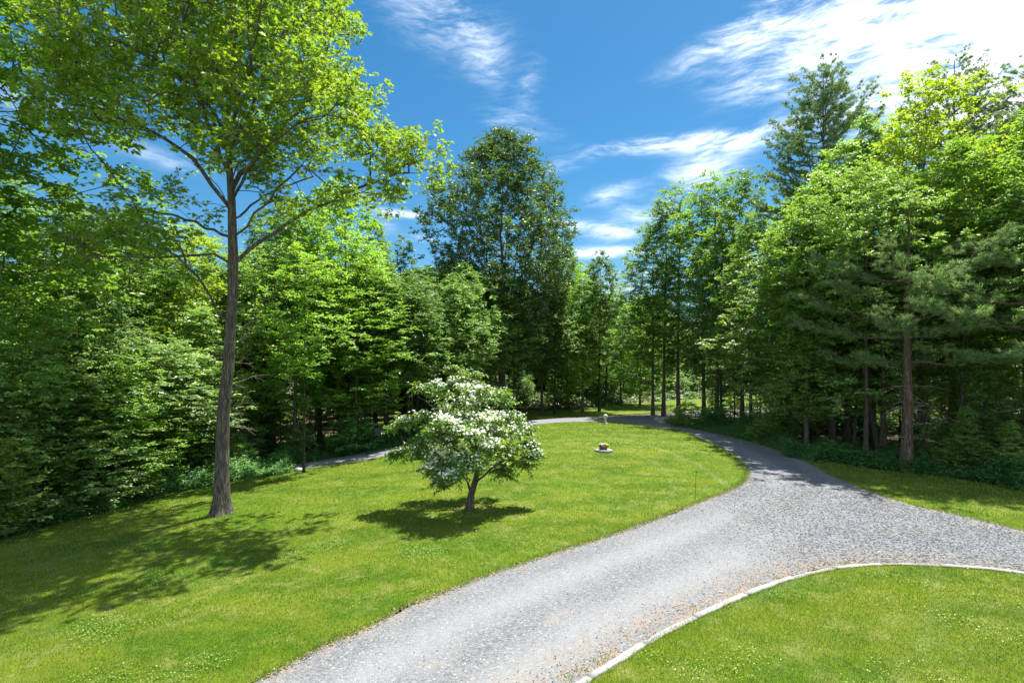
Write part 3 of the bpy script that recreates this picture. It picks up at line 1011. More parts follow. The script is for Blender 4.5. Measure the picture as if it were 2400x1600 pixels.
def trunk_line(rg, H, wob=.15, lean=(0, 0), n=16):
    z = np.linspace(0, H, n)
    w = np.cumsum(rg.normal(0, wob / 3, (n, 2)), 0) * (z / H)[:, None] ** .7
    return np.column_stack([w[:, 0] + lean[0] * z / H, w[:, 1] + lean[1] * z / H, z])


def flare(r0, r1, n=14):
    t = np.linspace(0, 1, n)
    r = r0 + (r1 - r0) * t ** .9
    r[0] *= 1.55; r[1] *= 1.08
    return r


PROTO = {}


def make_tree(key, name, H, hb, Rr, N, r0, lm, bark, shape='round', K=6, Mn=7, tl=.6, L=.13, Wd=.07, flat=.5, lobes=.25, bf=.3, up=.5, seed=0,
              clear=None, droop=.15, lean=(0, 0), updir=1.25, stems=1, spread=.5, ctint=.5, twigs=False):
    rg = np.random.default_rng(seed + 100)
    T = crown_targets(rg, H, hb, Rr, N, shape, lobes, lean=lean)
    tk = trunk_line(rg, H * (.90 if stems == 1 else .8), .12 * r0 / .15, lean)
    tk[0, 2] -= .25
    limbs = []
    for s in range(stems - 1):
        a = 2 * math.pi * s / (stems - 1) + rg.uniform(-.4, .4)
        z0 = H * rg.uniform(.16, .34)
        base = tk[int(len(tk) * z0 / (H * .8))]
        lb = [base]
        for q in (.3, .55, .8, 1):
            rr_ = Rr * spread * q ** .85 * rg.uniform(.8, 1.15)
            lb.append(np.array([math.cos(a) * rr_ + base[0], math.sin(a) * rr_ + base[1], z0 + (H * .86 - z0) * q ** .95]))
        limbs.append(lb)
    (tp, trd), ch, tips, dirs = grow(tk, flare(r0, r0 * .10), T, rg, clear=clear if clear is not None else hb * .8, bf=bf, up=up, limbs=limbs, step=.6)
    V, lo, st, ti, segs = sprays(rg, tips, dirs, K, Mn, tl * .85, L * 1.22, Wd * 1.22, flat * .85, droop, updir=updir, ctint=ctint, keep=.82)
    tm = tube_mesh('trunk', [(tp, trd)], M[bark], 10)
    bm_ = tube_mesh('branches', ch, M[bark], 5)
    cm = mesh('crown', V, lo, st, M[lm], tint=ti)
    PROTO[key] = dict(name=name, H=H, R=Rr, parts=[('trunk', tm), ('branches', bm_), ('crown', cm)])


def make_pine(key, H, hb, Rr, r0, seed=0, needles=15, dens=1.0, nw=.0075, nl=1.0, gap=1.0, ztop=None):
    rg = np.random.default_rng(seed + 500)
    tk = trunk_line(rg, H, .06, n=18); tk[0, 2] -= .25
    trd = flare(r0, .02)
    chains, tips, tdirs = [], [], []
    dead = []
    z = hb * .35
    while z < (ztop or H) - .3:
        t = (z - hb) / (H - hb)
        ctr = np.array([np.interp(z, tk[:, 2], tk[:, 0]), np.interp(z, tk[:, 2], tk[:, 1]), z])
        nb = rg.integers(3, 6)
        a0 = rg.uniform(0, 6.28)
        for b in range(nb):
            a = a0 + b * 6.28 / nb + rg.normal(0, .25)
            if t < 0:
                ln = rg.uniform(.5, 1.6)
                e = ctr + np.array([math.cos(a) * ln, math.sin(a) * ln, -.2 * ln + rg.normal(0, .1)])
                dead.append((np.array([ctr, (ctr + e) / 2 + [0, 0, .08], e]), np.array([.018, .012, .004])))
                continue
            ln = Rr * (1 - t) ** .62 * (.55 + .45 * min(1, t * 5 + .3)) * rg.uniform(.55, 1.2) + .35
            rise = (.10 + .75 * t) * ln
            m_ = 8
            s = np.linspace(0, 1, m_)
            dirv = np.array([math.cos(a), math.sin(a), 0])
            pts = ctr + dirv * (ln * s)[:, None] + np.array([0, 0, 1.]) * (rise * s ** 1.5 - .06 * ln * np.sin(math.pi * s))[:, None]
            pts[1:] += rg.normal(0, .035 * ln ** .5, (m_ - 1, 3))
            rb = max(.012, .018 * ln)
            chains.append((pts, np.linspace(rb, .006, m_)))
            nbr = int(ln * 5.2 * dens) + 2
            for q in range(nbr):
                ss = rg.uniform(.28, 1.0) if q else 1.0
                p = np.array([np.interp(ss, s, pts[:, k]) for k in range(3)])
                side = np.array([-dirv[1], dirv[0], 0]) * rg.choice([-1, 1])
                dd = unit(dirv * rg.uniform(.5, 1) + side * rg.uniform(.2, 1.0) + np.array([0, 0, rg.uniform(.0, .45)]))
                l2 = min(.95, .42 * ln * (1.15 - ss) + .22) * rg.uniform(.7, 1.2)
                e = p + dd * l2
                chains.append((np.array([p, (p + e) / 2, e]), np.array([.008, .006, .003])))
                nt_ = max(2, int(l2 / .11))
                for w_ in range(nt_):
                    tips.append(p + dd * l2 * ((w_ + 1) / nt_) + rg.normal(0, .05, 3)); tdirs.append(dd)
        z += gap * rg.uniform(.45, .8) * (1 - .35 * max(0, t))
    tips = np.array(tips); tdirs = np.array(tdirs)
    n = len(tips)
    # needle fans
    ax = unit(tdirs[:, None] * .9 + rg.normal(0, .62, (n, needles, 3)) + np.array([0, 0, .22]))
    ax = ax.reshape(-1, 3); p = np.repeat(tips, needles, 0) + rg.normal(0, .025, (n * needles, 3))
    l = rg.uniform(.09, .17, len(p))[:, None] * nl; sd_ = unit(np.cross(ax, rg.normal(0, 1, ax.shape))); w = nw
    V = np.stack([p - sd_ * w, p + sd_ * w, p + ax * l], 1).reshape(-1, 3)
    tint = np.clip(.6 * np.repeat(rg.random(n), needles) + .4 * rg.random(len(p)), 0, 1)
    cm = mesh('crown', V, np.arange(len(V)), np.arange(0, len(V), 3), M['needle'], tint=tint)
    tm = tube_mesh('trunk', [(tk, np.interp(np.linspace(0, 1, len(tk)), np.linspace(0, 1, len(trd)), trd))], M['bark_pine'], 10)
    parts = [('trunk', tm), ('branches', tube_mesh('branches', chains, M['bark_pine'], 4)), ('crown', cm)]
    if dead: parts.insert(2, ('dead_branches', tube_mesh('dead_branches', dead, M['twig'], 4)))
    PROTO[key] = dict(name='white_pine', H=H, R=Rr, parts=parts)


def plant(key, x, y, label, cat='tree', group=None, H=None, wide=1.0, rz=None, z=None, name=None, tilt=None, sink=0.):
    p = PROTO[key]
    s = (H / p['H']) if H else 1.0
    zz = float(hgt(x, y)) if z is None else z
    rz = random.uniform(0, 6.28) if rz is None else rz
    root = thing(name or p['name'], label, cat, (x, y, zz - sink), rz, group, (s * wide, s * wide, s))
    if tilt: root.rotation_euler = (tilt[0], tilt[1], rz)
    for nm, me in p['parts']:
        link(nm, me, root)
    return root


def build_protos():
    mt = make_tree
    mt('tallA', 'broadleaf_tree', 18, 4.5, 4.0, 620, .20, 'leaf', 'bark', 'round', K=6, Mn=8, tl=.75, L=.17, Wd=.10, seed=1)
    mt('tallB', 'broadleaf_tree', 18, 3.5, 3.6, 600, .19, 'leaf', 'bark', 'round', K=7, Mn=7, tl=.7, L=.16, Wd=.095, seed=2, lobes=.38, flat=.4)
    mt('tallC', 'broadleaf_tree', 17, 5.5, 3.4, 520, .17, 'leaf_dark', 'bark_dark', 'round', K=6, Mn=8, tl=.7, L=.17, Wd=.10, seed=3, lobes=.3)
    mt('airy', 'broadleaf_tree', 18, 5.0, 3.3, 420, .15, 'leaf', 'bark', 'column', K=5, Mn=7, tl=.65, L=.15, Wd=.08, seed=4, lobes=.45, up=1.2)
    mt('column', 'columnar_tree', 15, 1.2, 2.0, 480, .13, 'leaf_dark', 'bark_dark', 'column', K=6, Mn=7, tl=.5, L=.14, Wd=.08, seed=5, up=1.2)
    mt('sapA', 'young_tree', 8, .5, 2.5, 430, .07, 'leaf_pale', 'bark', 'sap', K=6, Mn=8, tl=.55, L=.13, Wd=.075, flat=.22, seed=6, lobes=.35, up=.2)
    mt('sapB', 'young_tree', 8, .7, 2.7, 430, .07, 'leaf', 'bark', 'round', K=6, Mn=8, tl=.55, L=.13, Wd=.075, flat=.22, seed=7, lobes=.35, up=.2)
    mt('sapC', 'young_tree', 7, .9, 2.2, 330, .06, 'leaf_lime', 'bark', 'round', K=6, Mn=7, tl=.5, L=.12, Wd=.07, flat=.25, seed=8, lobes=.4, up=.2)
    mt('sapD', 'young_tree', 7, .4, 2.2, 330, .055, 'leaf_dark', 'bark_dark', 'sap', K=6, Mn=8, tl=.5, L=.13, Wd=.07, flat=.25, seed=9, lobes=.4, up=.2)
    mt('sapE', 'young_tree', 9, 2.6, 2.7, 420, .07, 'leaf_pale', 'bark_dark', 'round', K=6, Mn=8, tl=.55, L=.13, Wd=.075, flat=.2, seed=31, lobes=.35, up=.2)
    mt('slim', 'slender_tree', 11, 4.5, 1.7, 200, .055, 'leaf', 'bark_dark', 'round', K=5, Mn=7, tl=.55, L=.13, Wd=.075, flat=.3, seed=10, lobes=.4)
    mt('lime', 'maple_tree', 17, 5.0, 3.7, 560, .16, 'leaf_lime', 'bark', 'round', K=6, Mn=8, tl=.7, L=.15, Wd=.09, flat=.28, seed=11, lobes=.45)
    mt('pale', 'broadleaf_tree', 14, 2.5, 3.5, 600, .15, 'leaf_pale', 'bark', 'round', K=6, Mn=8, tl=.65, L=.15, Wd=.09, flat=.3, seed=12, lobes=.4)
    mt('shrubA', 'shrub', 1.6, .1, 1.0, 120, .02, 'fern', 'bark_dark', 'round', K=5, Mn=7, tl=.28, L=.09, Wd=.05, seed=13, clear=.0)
    mt('shrubB', 'shrub', 2.2, .1, 1.1, 130, .02, 'leaf_pale', 'bark_dark', 'round', K=5, Mn=7, tl=.32, L=.10, Wd=.055, seed=14, clear=.0)
    mt('fan', 'tall_ash_tree', 25, 4.0, 6.3, 2100, .34, 'leaf_deep', 'bark', 'fan', K=6, Mn=8, tl=.8, L=.185, Wd=.112, flat=1.0, seed=15, lobes=.20, up=1.6, stems=8, spread=.7, updir=.6)
    mt('highA', 'broadleaf_tree', 17, 7.5, 4.0, 560, .15, 'leaf_pale', 'bark', 'round', K=6, Mn=8, tl=.65, L=.15, Wd=.09, flat=.3, seed=22, lobes=.4)
    mt('highB', 'broadleaf_tree', 17, 7.0, 3.8, 540, .15, 'leaf', 'bark', 'round', K=6, Mn=8, tl=.65, L=.15, Wd=.09, flat=.35, seed=23, lobes=.45)
    make_pine('pineA', 22, 5, 5.6, .26, 1, needles=16, dens=1.25, nw=.014, nl=1.35, gap=1.15)
    make_pine('pineB', 11, 4.0, 3.7, .22, 2, ztop=8.4, needles=24, dens=1.1, nw=.008, nl=1.2, gap=1.5)
    make_pine('pineC', 22, 6, 4.8, .24, 3, needles=16, dens=1.1, nw=.013, nl=1.3, gap=1.2)


build_protos()

# --- the big oak on the lawn ----------------------------------------------


def build_oak():
    rg = np.random.default_rng(77)
    b = P(524, 1204); Y = b[1]
    W_ = lambda px, py, dy=0.: Wp(px, py, Y + dy)
    tpx = [(521, 1214, 74), (520, 1196, 56), (520, 1170, 45), (520, 1130, 39), (521, 1060, 35), (524, 960, 32), (535, 860, 30), (541, 760, 28), (546, 680, 27), (547, 610, 26), (545, 540, 23), (543, 470, 20), (538, 400, 17), (533, 320, 14),
           (535, 240, 13), (540, 150, 10), (545, 50, 8), (550, -60, 6), (552, -160, 4)]
    tk = np.array([W_(a, c, .0) for a, c, _ in tpx]); tr = np.array([w * .84 / 2 / F * Y for _, _, w in tpx])
    # resample
    s = np.linspace(0, len(tk) - 1, 60)
    tk2 = np.column_stack([np.interp(s, np.arange(len(tk)), tk[:, k]) for k in range(3)]); tr2 = np.interp(s, np.arange(len(tk)), tr)
    L = [
        [(550, 615, 0), (585, 585, .2), (640, 545, .6), (700, 510, .9), (760, 475, 1.1), (830, 440, 1.2), (900, 415, 1.2), (960, 400, 1.0)],
        [(555, 560, 0), (600, 500, -.3), (650, 440, -.7), (700, 390, -1.2), (740, 350, -1.6)],
        [(538, 620, 0), (500, 592, -.2), (440, 588, -.5), (370, 602, -.9), (300, 615, -1.2), (220, 600, -1.5), (130, 590, -1.6)],
        [(532, 770, 0), (508, 720, .3), (480, 670, .6), (440, 620, 1.0), (395, 585, 1.3)],
        [(530, 490, 0), (500, 430, .2), (455, 370, .4), (400, 325, .6), (330, 295, .7), (250, 268, .6), (180, 240, .4)],
        [(536, 410, 0), (500, 330, -.6), (470, 250, -1.2), (450, 150, -1.8), (430, 40, -2.2), (415, -90, -2.4)],
        [(535, 360, 0), (575, 280, .7), (620, 190, 1.4), (660, 90, 2.0), (690, -20, 2.5)],
        [(545, 440, 0), (600, 360, .8), (670, 290, 1.6), (740, 220, 2.2), (800, 150, 2.6)],
        [(540, 500, 0), (520, 440, -1.2), (480, 400, -2.4), (420, 370, -3.4)],
        [(545, 470, 0), (580, 400, -1.2), (640, 330, -2.4), (720, 270, -3.2), (800, 260, -3.6)],
        [(540, 380, 0), (500, 280, 1.6), (430, 190, 2.8), (340, 120, 3.6), (250, 80, 4.0)],
        [(538, 330, 0), (480, 230, .6), (390, 150, .6), (280, 100, .3), (190, 60, 0)],
        [(540, 300, 0), (570, 200, -1.4), (600, 90, -2.6), (620, -30, -3.2)],
        [(552, 660, 0), (590, 640, .6), (640, 632, 1.3), (700, 650, 2.0)],
        [(545, 520, 0), (600, 470, 1.4), (680, 430, 2.8), (780, 400, 3.8)],
        [(540, 560, 0), (480, 530, .8), (400, 500, 1.6), (320, 490, 2.2)],
    ]
    limbs = [[W_(*q) for q in l] for l in L]
    C = [(180, 60, 100), (150, 170, 80), (240, 140, 110), (250, 250, 75), (180, 290, 45), (300, 300, 40), (350, 50, 120), (350, 190, 110), (450, 110, 120), (430, 270, 85),
         (560, 60, 130), (560, 200, 120), (680, 50, 120), (690, 180, 120), (790, 70, 75), (800, 190, 70), (640, 310, 105), (740, 310, 95), (840, 300, 80), (900, 330, 75),
         (955, 350, 62), (1010, 400, 38), (930, 425, 50), (860, 440, 40), (760, 440, 50), (590, 400, 65), (500, 370, 55), (400, 445, 32), (350, 500, 32), (290, 450, 30), (270, 520, 42),
         (350, 560, 60), (230, 580, 60), (300, 540, 60), (410, 550, 40), (180, 540, 50), (420, 450, 36), (720, 470, 36), (820, 450, 40), (900, 455, 34), (140, 600, 45), (480, 520, 32), (640, 450, 38), (300, -90, 140), (500, -120, 150), (690, -90, 110), (420, -250, 110), (590, -250, 110), (170, -70, 90), (110, 30, 60), (120, 250, 50), (300, 250, 70), (560, 320, 70), (480, 210, 100), (620, 380, 70),
         (1025, 350, 22), (330, 610, 40), (440, 640, 30), (690, 500, 30)]
    T = []
    ymid = 300
    for (px, py, r) in C:
        rm = r / F * Y
        reps = max(1, int(round(r / 17)))
        far = 1.0 if (py < 380 and px < 860) else .45
        for k in range(reps):
            dy = 1.3 * far + rg.uniform(-1, 1) * (3.7 * far + .4) if reps > 1 else rg.uniform(-1, 1)
            if reps == 1: dy = 1.0
            c = W_(px + rg.normal(0, r * .3), py + rg.normal(0, r * .3), dy)
            n = int(9 + 10 * (rm * .6) ** 2)
            v = unit(rg.normal(0, 1, (n, 3))) * (rg.random((n, 1)) ** .5) * rm * .72
            v[:, 2] *= .75
            T.append(c + v)
    T = np.concatenate(T)
    # thin out points that sit nearly on each other
    keep = []
    for i, t in enumerate(T):
        if not keep or np.min(np.linalg.norm(T[keep] - t, axis=1)) > .29: keep.append(i)
    T = T[keep]
    bb = np.array([b[0], b[1], b[2]])
    tk2 -= bb; T = T - bb; limbs = [[q - bb for q in l] for l in limbs]
    # root flare with buttresses is in the trunk radii
    (tp, trd), ch, tips, dirs = grow(tk2, tr2, T, rg, clear=5.0, bf=.22, up=.35, limbs=limbs, step=.42, rtip=.0065, rexp=.47)
    V, lo, st, ti, segs = sprays(rg, tips, dirs, K=6, Mn=6, tl=.50, L=.155, Wd=.11, flat=.7, droop=.12, shape='lobed', updir=.75, ctint=.5, whorl=True)
    root = thing('oak_tree', 'tall spreading oak with a thick grey furrowed trunk alone on the lawn', 'tree', tuple(bb))
    # trunk with buttress flutes
    V_, Q_ = tubes([(tp, trd)], 20)
    zz = V_[:, 2]
    ang = np.arctan2(V_[:, 1] - np.interp(zz, tp[:, 2], tp[:, 1]), V_[:, 0] - np.interp(zz, tp[:, 2], tp[:, 0]))
    fl = 1 + .26 * np.exp(-np.clip(zz, 0, 9) / .28) * np.cos(5 * ang + .6) + .03 * np.sin(3 * ang + zz * 1.1)
    cx = np.interp(zz, tp[:, 2], tp[:, 0]); cy = np.interp(zz, tp[:, 2], tp[:, 1])
    V_[:, 0] = cx + (V_[:, 0] - cx) * fl; V_[:, 1] = cy + (V_[:, 1] - cy) * fl
    link('trunk', mesh('trunk', V_, Q_.ravel(), np.arange(0, Q_.size, 4), M['bark_oak'], smooth=True), root)
    # each main limb is the chain of a large radius
    big = [c for c in ch if c[1][0] > .050]
    small = [c for c in ch if c[1][0] <= .050]
    for c in big: link('limb', tube_mesh('limb', [c], M['bark_oak'], 8), root)
    Vb, Qb = tubes(small, 5)
    link('branches', mesh('branches', Vb, Qb.ravel(), np.arange(0, Qb.size, 4), M['bark_oak'], smooth=True), root)
    sv, sl_ = seg_tris(segs[0], segs[1], .005)
    link('twigs', mesh('twigs', sv, sl_, np.arange(0, len(sl_), 3), M['bark_oak']), root)
    link('crown', mesh('crown', V, lo, st, M['oak_leaf'], tint=ti), root)
    # bare epicormic twigs on the trunk
    cc = []
    for (px, py, sx) in [(548, 1000, 1), (545, 960, 1), (550, 900, 1), (556, 850, 1), (560, 800, 1), (530, 840, -1), (525, 960, -1), (560, 730, 1), (560, 640, 1), (563, 770, 1)]:
        a = W_(px, py, rg.uniform(-.2, .1)) - bb
        for k in range(4):
            d = np.array([sx * rg.uniform(.4, 1.), rg.normal(0, .5), rg.uniform(-.2, .7)]) * rg.uniform(.3, .9)
            m1 = a + d * .5 + rg.normal(0, .05, 3); e = a + d + [0, 0, rg.uniform(-.3, .2)]
            cc.append((np.array([a, m1, e]), np.array([.011, .007, .003])))
            for _ in range(2): cc.append((np.array([m1, m1 + rg.normal(0, .16, 3)]), np.array([.005, .002])))
    link('dead_twigs', tube_mesh('dead_twigs', cc, M['twig'], 4), root)


build_oak()

# --- flowering dogwood --------------------------------------------------------


def build_dogwood():
    rg = np.random.default_rng(31)
    b = P(1100, 1192); Y = b[1]
    W_ = lambda px, py, dy=0.: Wp(px, py, Y + dy) - b
    tk = np.array([W_(1100, 1200), W_(1101, 1180), W_(1104, 1160), W_(1110, 1140), W_(1117, 1115), W_(1121, 1090), W_(1120, 1060), W_(1112, 1030), W_(1108, 990), W_(1105, 950), W_(1100, 920)])
    tr = np.array([.15, .12, .10, .09, .08, .07, .055, .045, .035, .025, .015])
    limbs = [[W_(1104, 1150), W_(1090, 1110, .2), W_(1060, 1080, .3), W_(1020, 1060, .5), W_(970, 1045, .6)],
             [W_(1110, 1140), W_(1130, 1110, -.3), W_(1170, 1080, -.5), W_(1220, 1070, -.6)],
             [W_(1117, 1115), W_(1100, 1070, -.5), W_(1070, 1050, -.9), W_(1030, 1040, -1.2)],
             [W_(1117, 1115), W_(1150, 1060, .5), W_(1190, 1020, .9), W_(1230, 990, 1.0)],
             [W_(1120, 1060), W_(1080, 1010, -.3), W_(1030, 960, -.3), W_(980, 930, 0)],
             [W_(1117, 1115), W_(1125, 1050, -.7), W_(1150, 1000, -1.2), W_(1180, 960, -1.3)],
             [W_(1115, 1090), W_(1080, 1040, .6), W_(1010, 1000, 1.0), W_(940, 990, 1.0)]]
    # leafy pads: (px, py, dy, half width px, half height px, blossom share)
    pads = [(1095, 885, 0, 48, 16, .15), (1110, 915, -.3, 60, 16, .75), (1045, 905, -.2, 50, 16, .85), (1000, 925, .4, 50, 18, .25), (965, 912, .2, 32, 14, .15),
            (1080, 945, -.6, 60, 16, .95), (1150, 930, .3, 60, 20, .30), (1190, 940, .5, 45, 18, .15), (1195, 975, .3, 55, 18, .55), (1140, 975, -.9, 55, 16, .95),
            (1060, 985, -1.2, 70, 16, .95), (1000, 975, -.3, 65, 18, .5), (925, 985, .1, 40, 20, .45), (1110, 1010, -1.4, 60, 16, .9), (1180, 1010, -.5, 60, 20, .45),
            (1230, 1000, .2, 45, 20, .35), (1040, 1020, -.6, 60, 20, .15), (980, 1030, 0, 55, 20, .30), (930, 1055, .3, 42, 18, .35), (970, 1060, .2, 48, 18, .4),
            (1030, 1065, -.9, 45, 20, .95), (1010, 1095, -1.0, 45, 20, .9), (1060, 1100, -1.3, 55, 24, 1.0), (1040, 1122, -1.1, 42, 14, .9),
            (1100, 1075, -1.5, 40, 20, .55), (1150, 1060, -.6, 45, 20, .12), (1200, 1055, -.2, 50, 22, .3), (1240, 1085, 0, 42, 20, .22), (1190, 1100, .1, 45, 18, .06),
            (1145, 1040, -1.2, 32, 18, .9), (1085, 1040, .9, 70, 24, .2), (1130, 990, 1.3, 70, 24, .2), (1010, 1010, 1.3, 60, 20, .2), (890, 1062, .3, 20, 9, .3), (1268, 1062, .1, 18, 8, .4), (1060, 868, 0, 26, 8, .1), (885, 1000, .2, 18, 8, .2),
            (1255, 1040, .2, 24, 14, .4), (1050, 960, 1.2, 60, 20, .3), (1150, 1090, 1.0, 60, 20, .1), (1060, 1090, .8, 60, 20, .3)]
    T, fl = [], []
    for (px, py, dy, hw, hh, f) in pads:
        px = 1098 + (px - 1098) * (.80 if px < 1098 else .90); hw *= .74; py = py - 4 if py < 950 else py
        c = W_(px, py, dy); rw = hw / F * Y; rh = hh / F * Y
        n = int(9 + 19 * rw)
        v = unit(rg.normal(0, 1, (n, 3))) * (rg.random((n, 1)) ** .45) * np.array([rw * 1.0, rw * .9, rh * .85])
        T.append(c + v); fl += [f] * n
    T = np.concatenate(T); fl = np.array(fl)
    (tp, trd), ch, tips, dirs = grow(tk, tr, T, rg, clear=.45, bf=.25, up=.3, limbs=limbs, step=.22, rtip=.004, rexp=.48)
    V, lo, st, ti, segs = sprays(rg, tips, dirs, K=4, Mn=6, tl=.28, L=.125, Wd=.058, flat=.35, droop=.5, updir=1.0, ctint=.4)
    root = thing('dogwood_tree', 'small dogwood covered in white blossom with its round shadow on the lawn', 'tree', tuple(b))
    link('trunk', tube_mesh('trunk', [(tp, trd)], M['bark'], 10), root)
    link('branches', tube_mesh('branches', ch, M['bark'], 6), root)
    sv, sl_ = seg_tris(segs[0], segs[1], .003)
    link('twigs', mesh('twigs', sv, sl_, np.arange(0, len(sl_), 3), M['bark_dark']), root)
    link('crown', mesh('crown', V, lo, st, M['dogwood_leaf'], tint=ti), root)
    # four-bract blossoms held above the leaves
    # nearest pad share per tip
    d = np.linalg.norm(tips[:, None] - T[None], axis=2).argmin(1); f = fl[d]
    n = rg.poisson(f ** 1.6 * 11)
    p = np.repeat(tips, n, 0) + rg.normal(0, 1, (n.sum(), 3)) * [.12, .12, .04] + [0, -.07, .05]
    m_ = len(p)
    nm = unit(rg.normal(0, .35, (m_, 3)) + [0, -.62, 1.0])
    a1 = unit(np.cross(nm, rg.normal(0, 1, (m_, 3)))); a2 = np.cross(nm, a1)
    s = rg.uniform(.030, .046, m_)[:, None]
    Vs = []
    for k in range(4):
        a = a1 * math.cos(k * math.pi / 2) + a2 * math.sin(k * math.pi / 2)
        c = np.cross(nm, a)
        Vs += [p, p + a * s * .5 + c * s * .42 + nm * s * .12, p + a * s * 1.05 - nm * s * .05, p + a * s * .5 - c * s * .42 + nm * s * .12]
    V = np.stack(Vs, 1).reshape(-1, 3)
    link('blossoms', mesh('blossoms', V, np.arange(len(V)), np.arange(0, len(V), 4), M['bracts'], tint=np.repeat(rg.random(m_), 4)), root)


build_dogwood()

# --- named trees -------------------------------------------------------------
random.seed(12)


def at(px, y):   # world x of a photo column at distance y
    return (px - 1200) / F * y


def top(py, y, x=None):   # tree height whose top stands at photo row py
    return CAMZ + (HZ - py) / F * y - float(hgt(x if x is not None else 0, y))


def T_(key, px, y, toppy, label, **kw):
    x = at(px, y)
    return plant(key, x, y, label, H=top(toppy, y, x), **kw)


# centre
T_('fan', 1178, 45, 312, 'tallest central tree with a fan of many upright limbs behind the dogwood', rz=.6)
T_('column', 940, 40, 548, 'narrow upright dark green tree just left of the fan shaped central tree', rz=1)
T_('tallC', 1060, 47, 600, 'dark tree filling the gap at the left foot of the fan shaped central tree', wide=.9)
T_('tallA', 1270, 50, 585, 'round green tree against the right side of the fan shaped central tree', wide=.8)
T_('tallB', 1365, 49, 640, 'full green tree between central tree and sky gap', wide=.95, rz=1)
T_('tallC', 1300, 47, 640, 'dark green tree at the right foot of the central tree', wide=.9, rz=3)
T_('tallB', 1330, 54, 580, 'green tree with a small double top right of the central tree')
T_('tallC', 1405, 50, 588, 'conical green tree in the centre beside the gap of open sky', wide=.8)
T_('airy', 1455, 60, 665, 'low distant tree closing the bottom of the sky gap', wide=1.1)
T_('sapB', 1500, 56, 690, 'low tree at the right foot of the sky gap')
# behind the oak
T_('tallB', 750, 33, 470, 'tall green tree a little left of the brightest tree behind the oak', wide=.9, rz=5)
T_('column', 880, 37, 500, 'slim dark tree closing the gap right of the brightest tree behind the oak', wide=1.1, rz=5)
T_('tallC', 640, 33, 470, 'dark tree just right of the oak trunk deep behind it', wide=.9, rz=2)
T_('tallA', 800, 30, 425, 'dense bright green tree right behind the oak reaching up to its lowest right limb', wide=1.0, rz=2)
T_('tallB', 690, 27, 465, 'leafy tree between the oak trunk and the bright green tree', wide=.9)
T_('tallC', 905, 30.5, 640, 'dark tree on the far side of the back drive left of the dogwood', rz=1, wide=1.5)
T_('tallC', 965, 32, 650, 'dark tree behind the left edge of the dogwood', rz=2)
T_('tallB', 835, 28.5, 600, 'green tree on the far side of the back drive near the lawn corner', rz=3, wide=1.45)
T_('pale', 860, 36, 600, 'pale green tree at the right edge of the trees behind the oak')
T_('slim', 712, 22.2, 560, 'slender trunked tree standing at the lawn corner where the back drive begins', name='slender_tree', rz=.5)
# left woods front row
T_('tallA', -130, 17, -150, 'very tall tree at the far left whose crown runs off the top', wide=1.15, rz=4)
T_('tallB', 20, 24, 415, 'tall green tree rising behind the far left saplings', wide=1.1)
T_('tallB', 150, 26, 440, 'tree with a rounded top under the open sky left of the oak')
T_('tallA', 300, 28, 500, 'tree in the left woods seen beneath the oak left limbs')
T_('lime', 430, 30, 520, 'yellow green tree directly left of the oak trunk in the woods')
T_('pale', 60, 16.6, 790, 'pale leaved bushy tree at the far left woods edge', wide=1.25)
T_('sapA', 190, 17.8, 860, 'layered pale young tree at the very edge of the left woods', wide=1.6)
T_('sapA', -30, 15.2, 900, 'layered pale young tree cut by the left border', wide=1.5)
T_('sapB', 270, 19.0, 900, 'rounded young tree at the edge of the left woods', wide=1.4)
T_('pale', 170, 19, 700, 'broad pale green tree in the left woods front row', wide=1.1)
T_('sapE', 330, 21, 780, 'layered young tree with flat pale sprays left of the oak trunk', wide=1.5)
T_('sapE', 420, 22.5, 800, 'layered young tree close to the left side of the oak trunk', wide=1.3)
T_('sapC', 15, 14.6, 1030, 'lime green sapling poking out at the left border', wide=.8)
# right group
T_('airy', 1590, 44, 425, 'thin feathery tree with see through top on the right of the sky gap', rz=.3)
T_('airy', 1530, 46, 520, 'airy tree with leaning twin stems at the right side of the sky gap', rz=2)
T_('airy', 1680, 40, 395, 'feathery upright tree left of the great pine', rz=4)
T_('tallB', 1555, 45, 470, 'full green tree behind the feathery pair right of the sky gap', wide=.85, rz=1)
T_('tallB', 1650, 42, 430, 'dense green tree behind the feathery upright tree', wide=.8, rz=4)
T_('tallA', 1740, 38, 400, 'dense green tree under the left boughs of the great pine', wide=.75, rz=4)
T_('tallB', 2045, 29, 270, 'tall green tree filling the skyline between the great pine and the maple', wide=.9, rz=2)
T_('pale', 1985, 28, 330, 'pale green tree at the right shoulder of the great pine', wide=.9, rz=5)
T_('sapA', 2265, 19.6, 950, 'low pale layered sapling right of the thick pine trunk at the grass edge', wide=1.3, rz=2)
T_('sapA', 2370, 18.6, 985, 'low pale layered sapling by the right border at the grass edge', wide=1.3, rz=4)
T_('sapE', 1895, 25.5, 790, 'pale sapling with raised sprays left of the leaning trunks', wide=1.2, rz=1)
T_('sapA', 1815, 28, 890, 'low pale sapling on the outer verge before the bend', wide=1.3, rz=3)
T_('pineA', 1925, 33, 165, 'great white pine towering over the right woods with level plumed boughs', rz=1.2, wide=.88)
T_('pineC', 2235, 30, 140, 'white pine behind the yellow green maple with a bare pointed top', rz=2)
T_('pineC', 2420, 27, 150, 'white pine with long rising boughs at the right border', rz=0, wide=1.1)
T_('lime', 2160, 25, 165, 'yellow green maple standing against the white cloud', wide=.85, rz=3)
T_('tallB', 1950, 27, 400, 'green tree below the great pine', wide=1.0)
T_('pale', 1850, 28, 520, 'pale green tree with bright sprays left of the leaning trunks', wide=1.1)
T_('tallA', 1760, 33, 500, 'tree with a dark straight trunk at the bend of the drive', wide=.75)
T_('lime', 2330, 23, 330, 'yellow green tree at the right edge below the pine boughs', wide=1.0, rz=1)
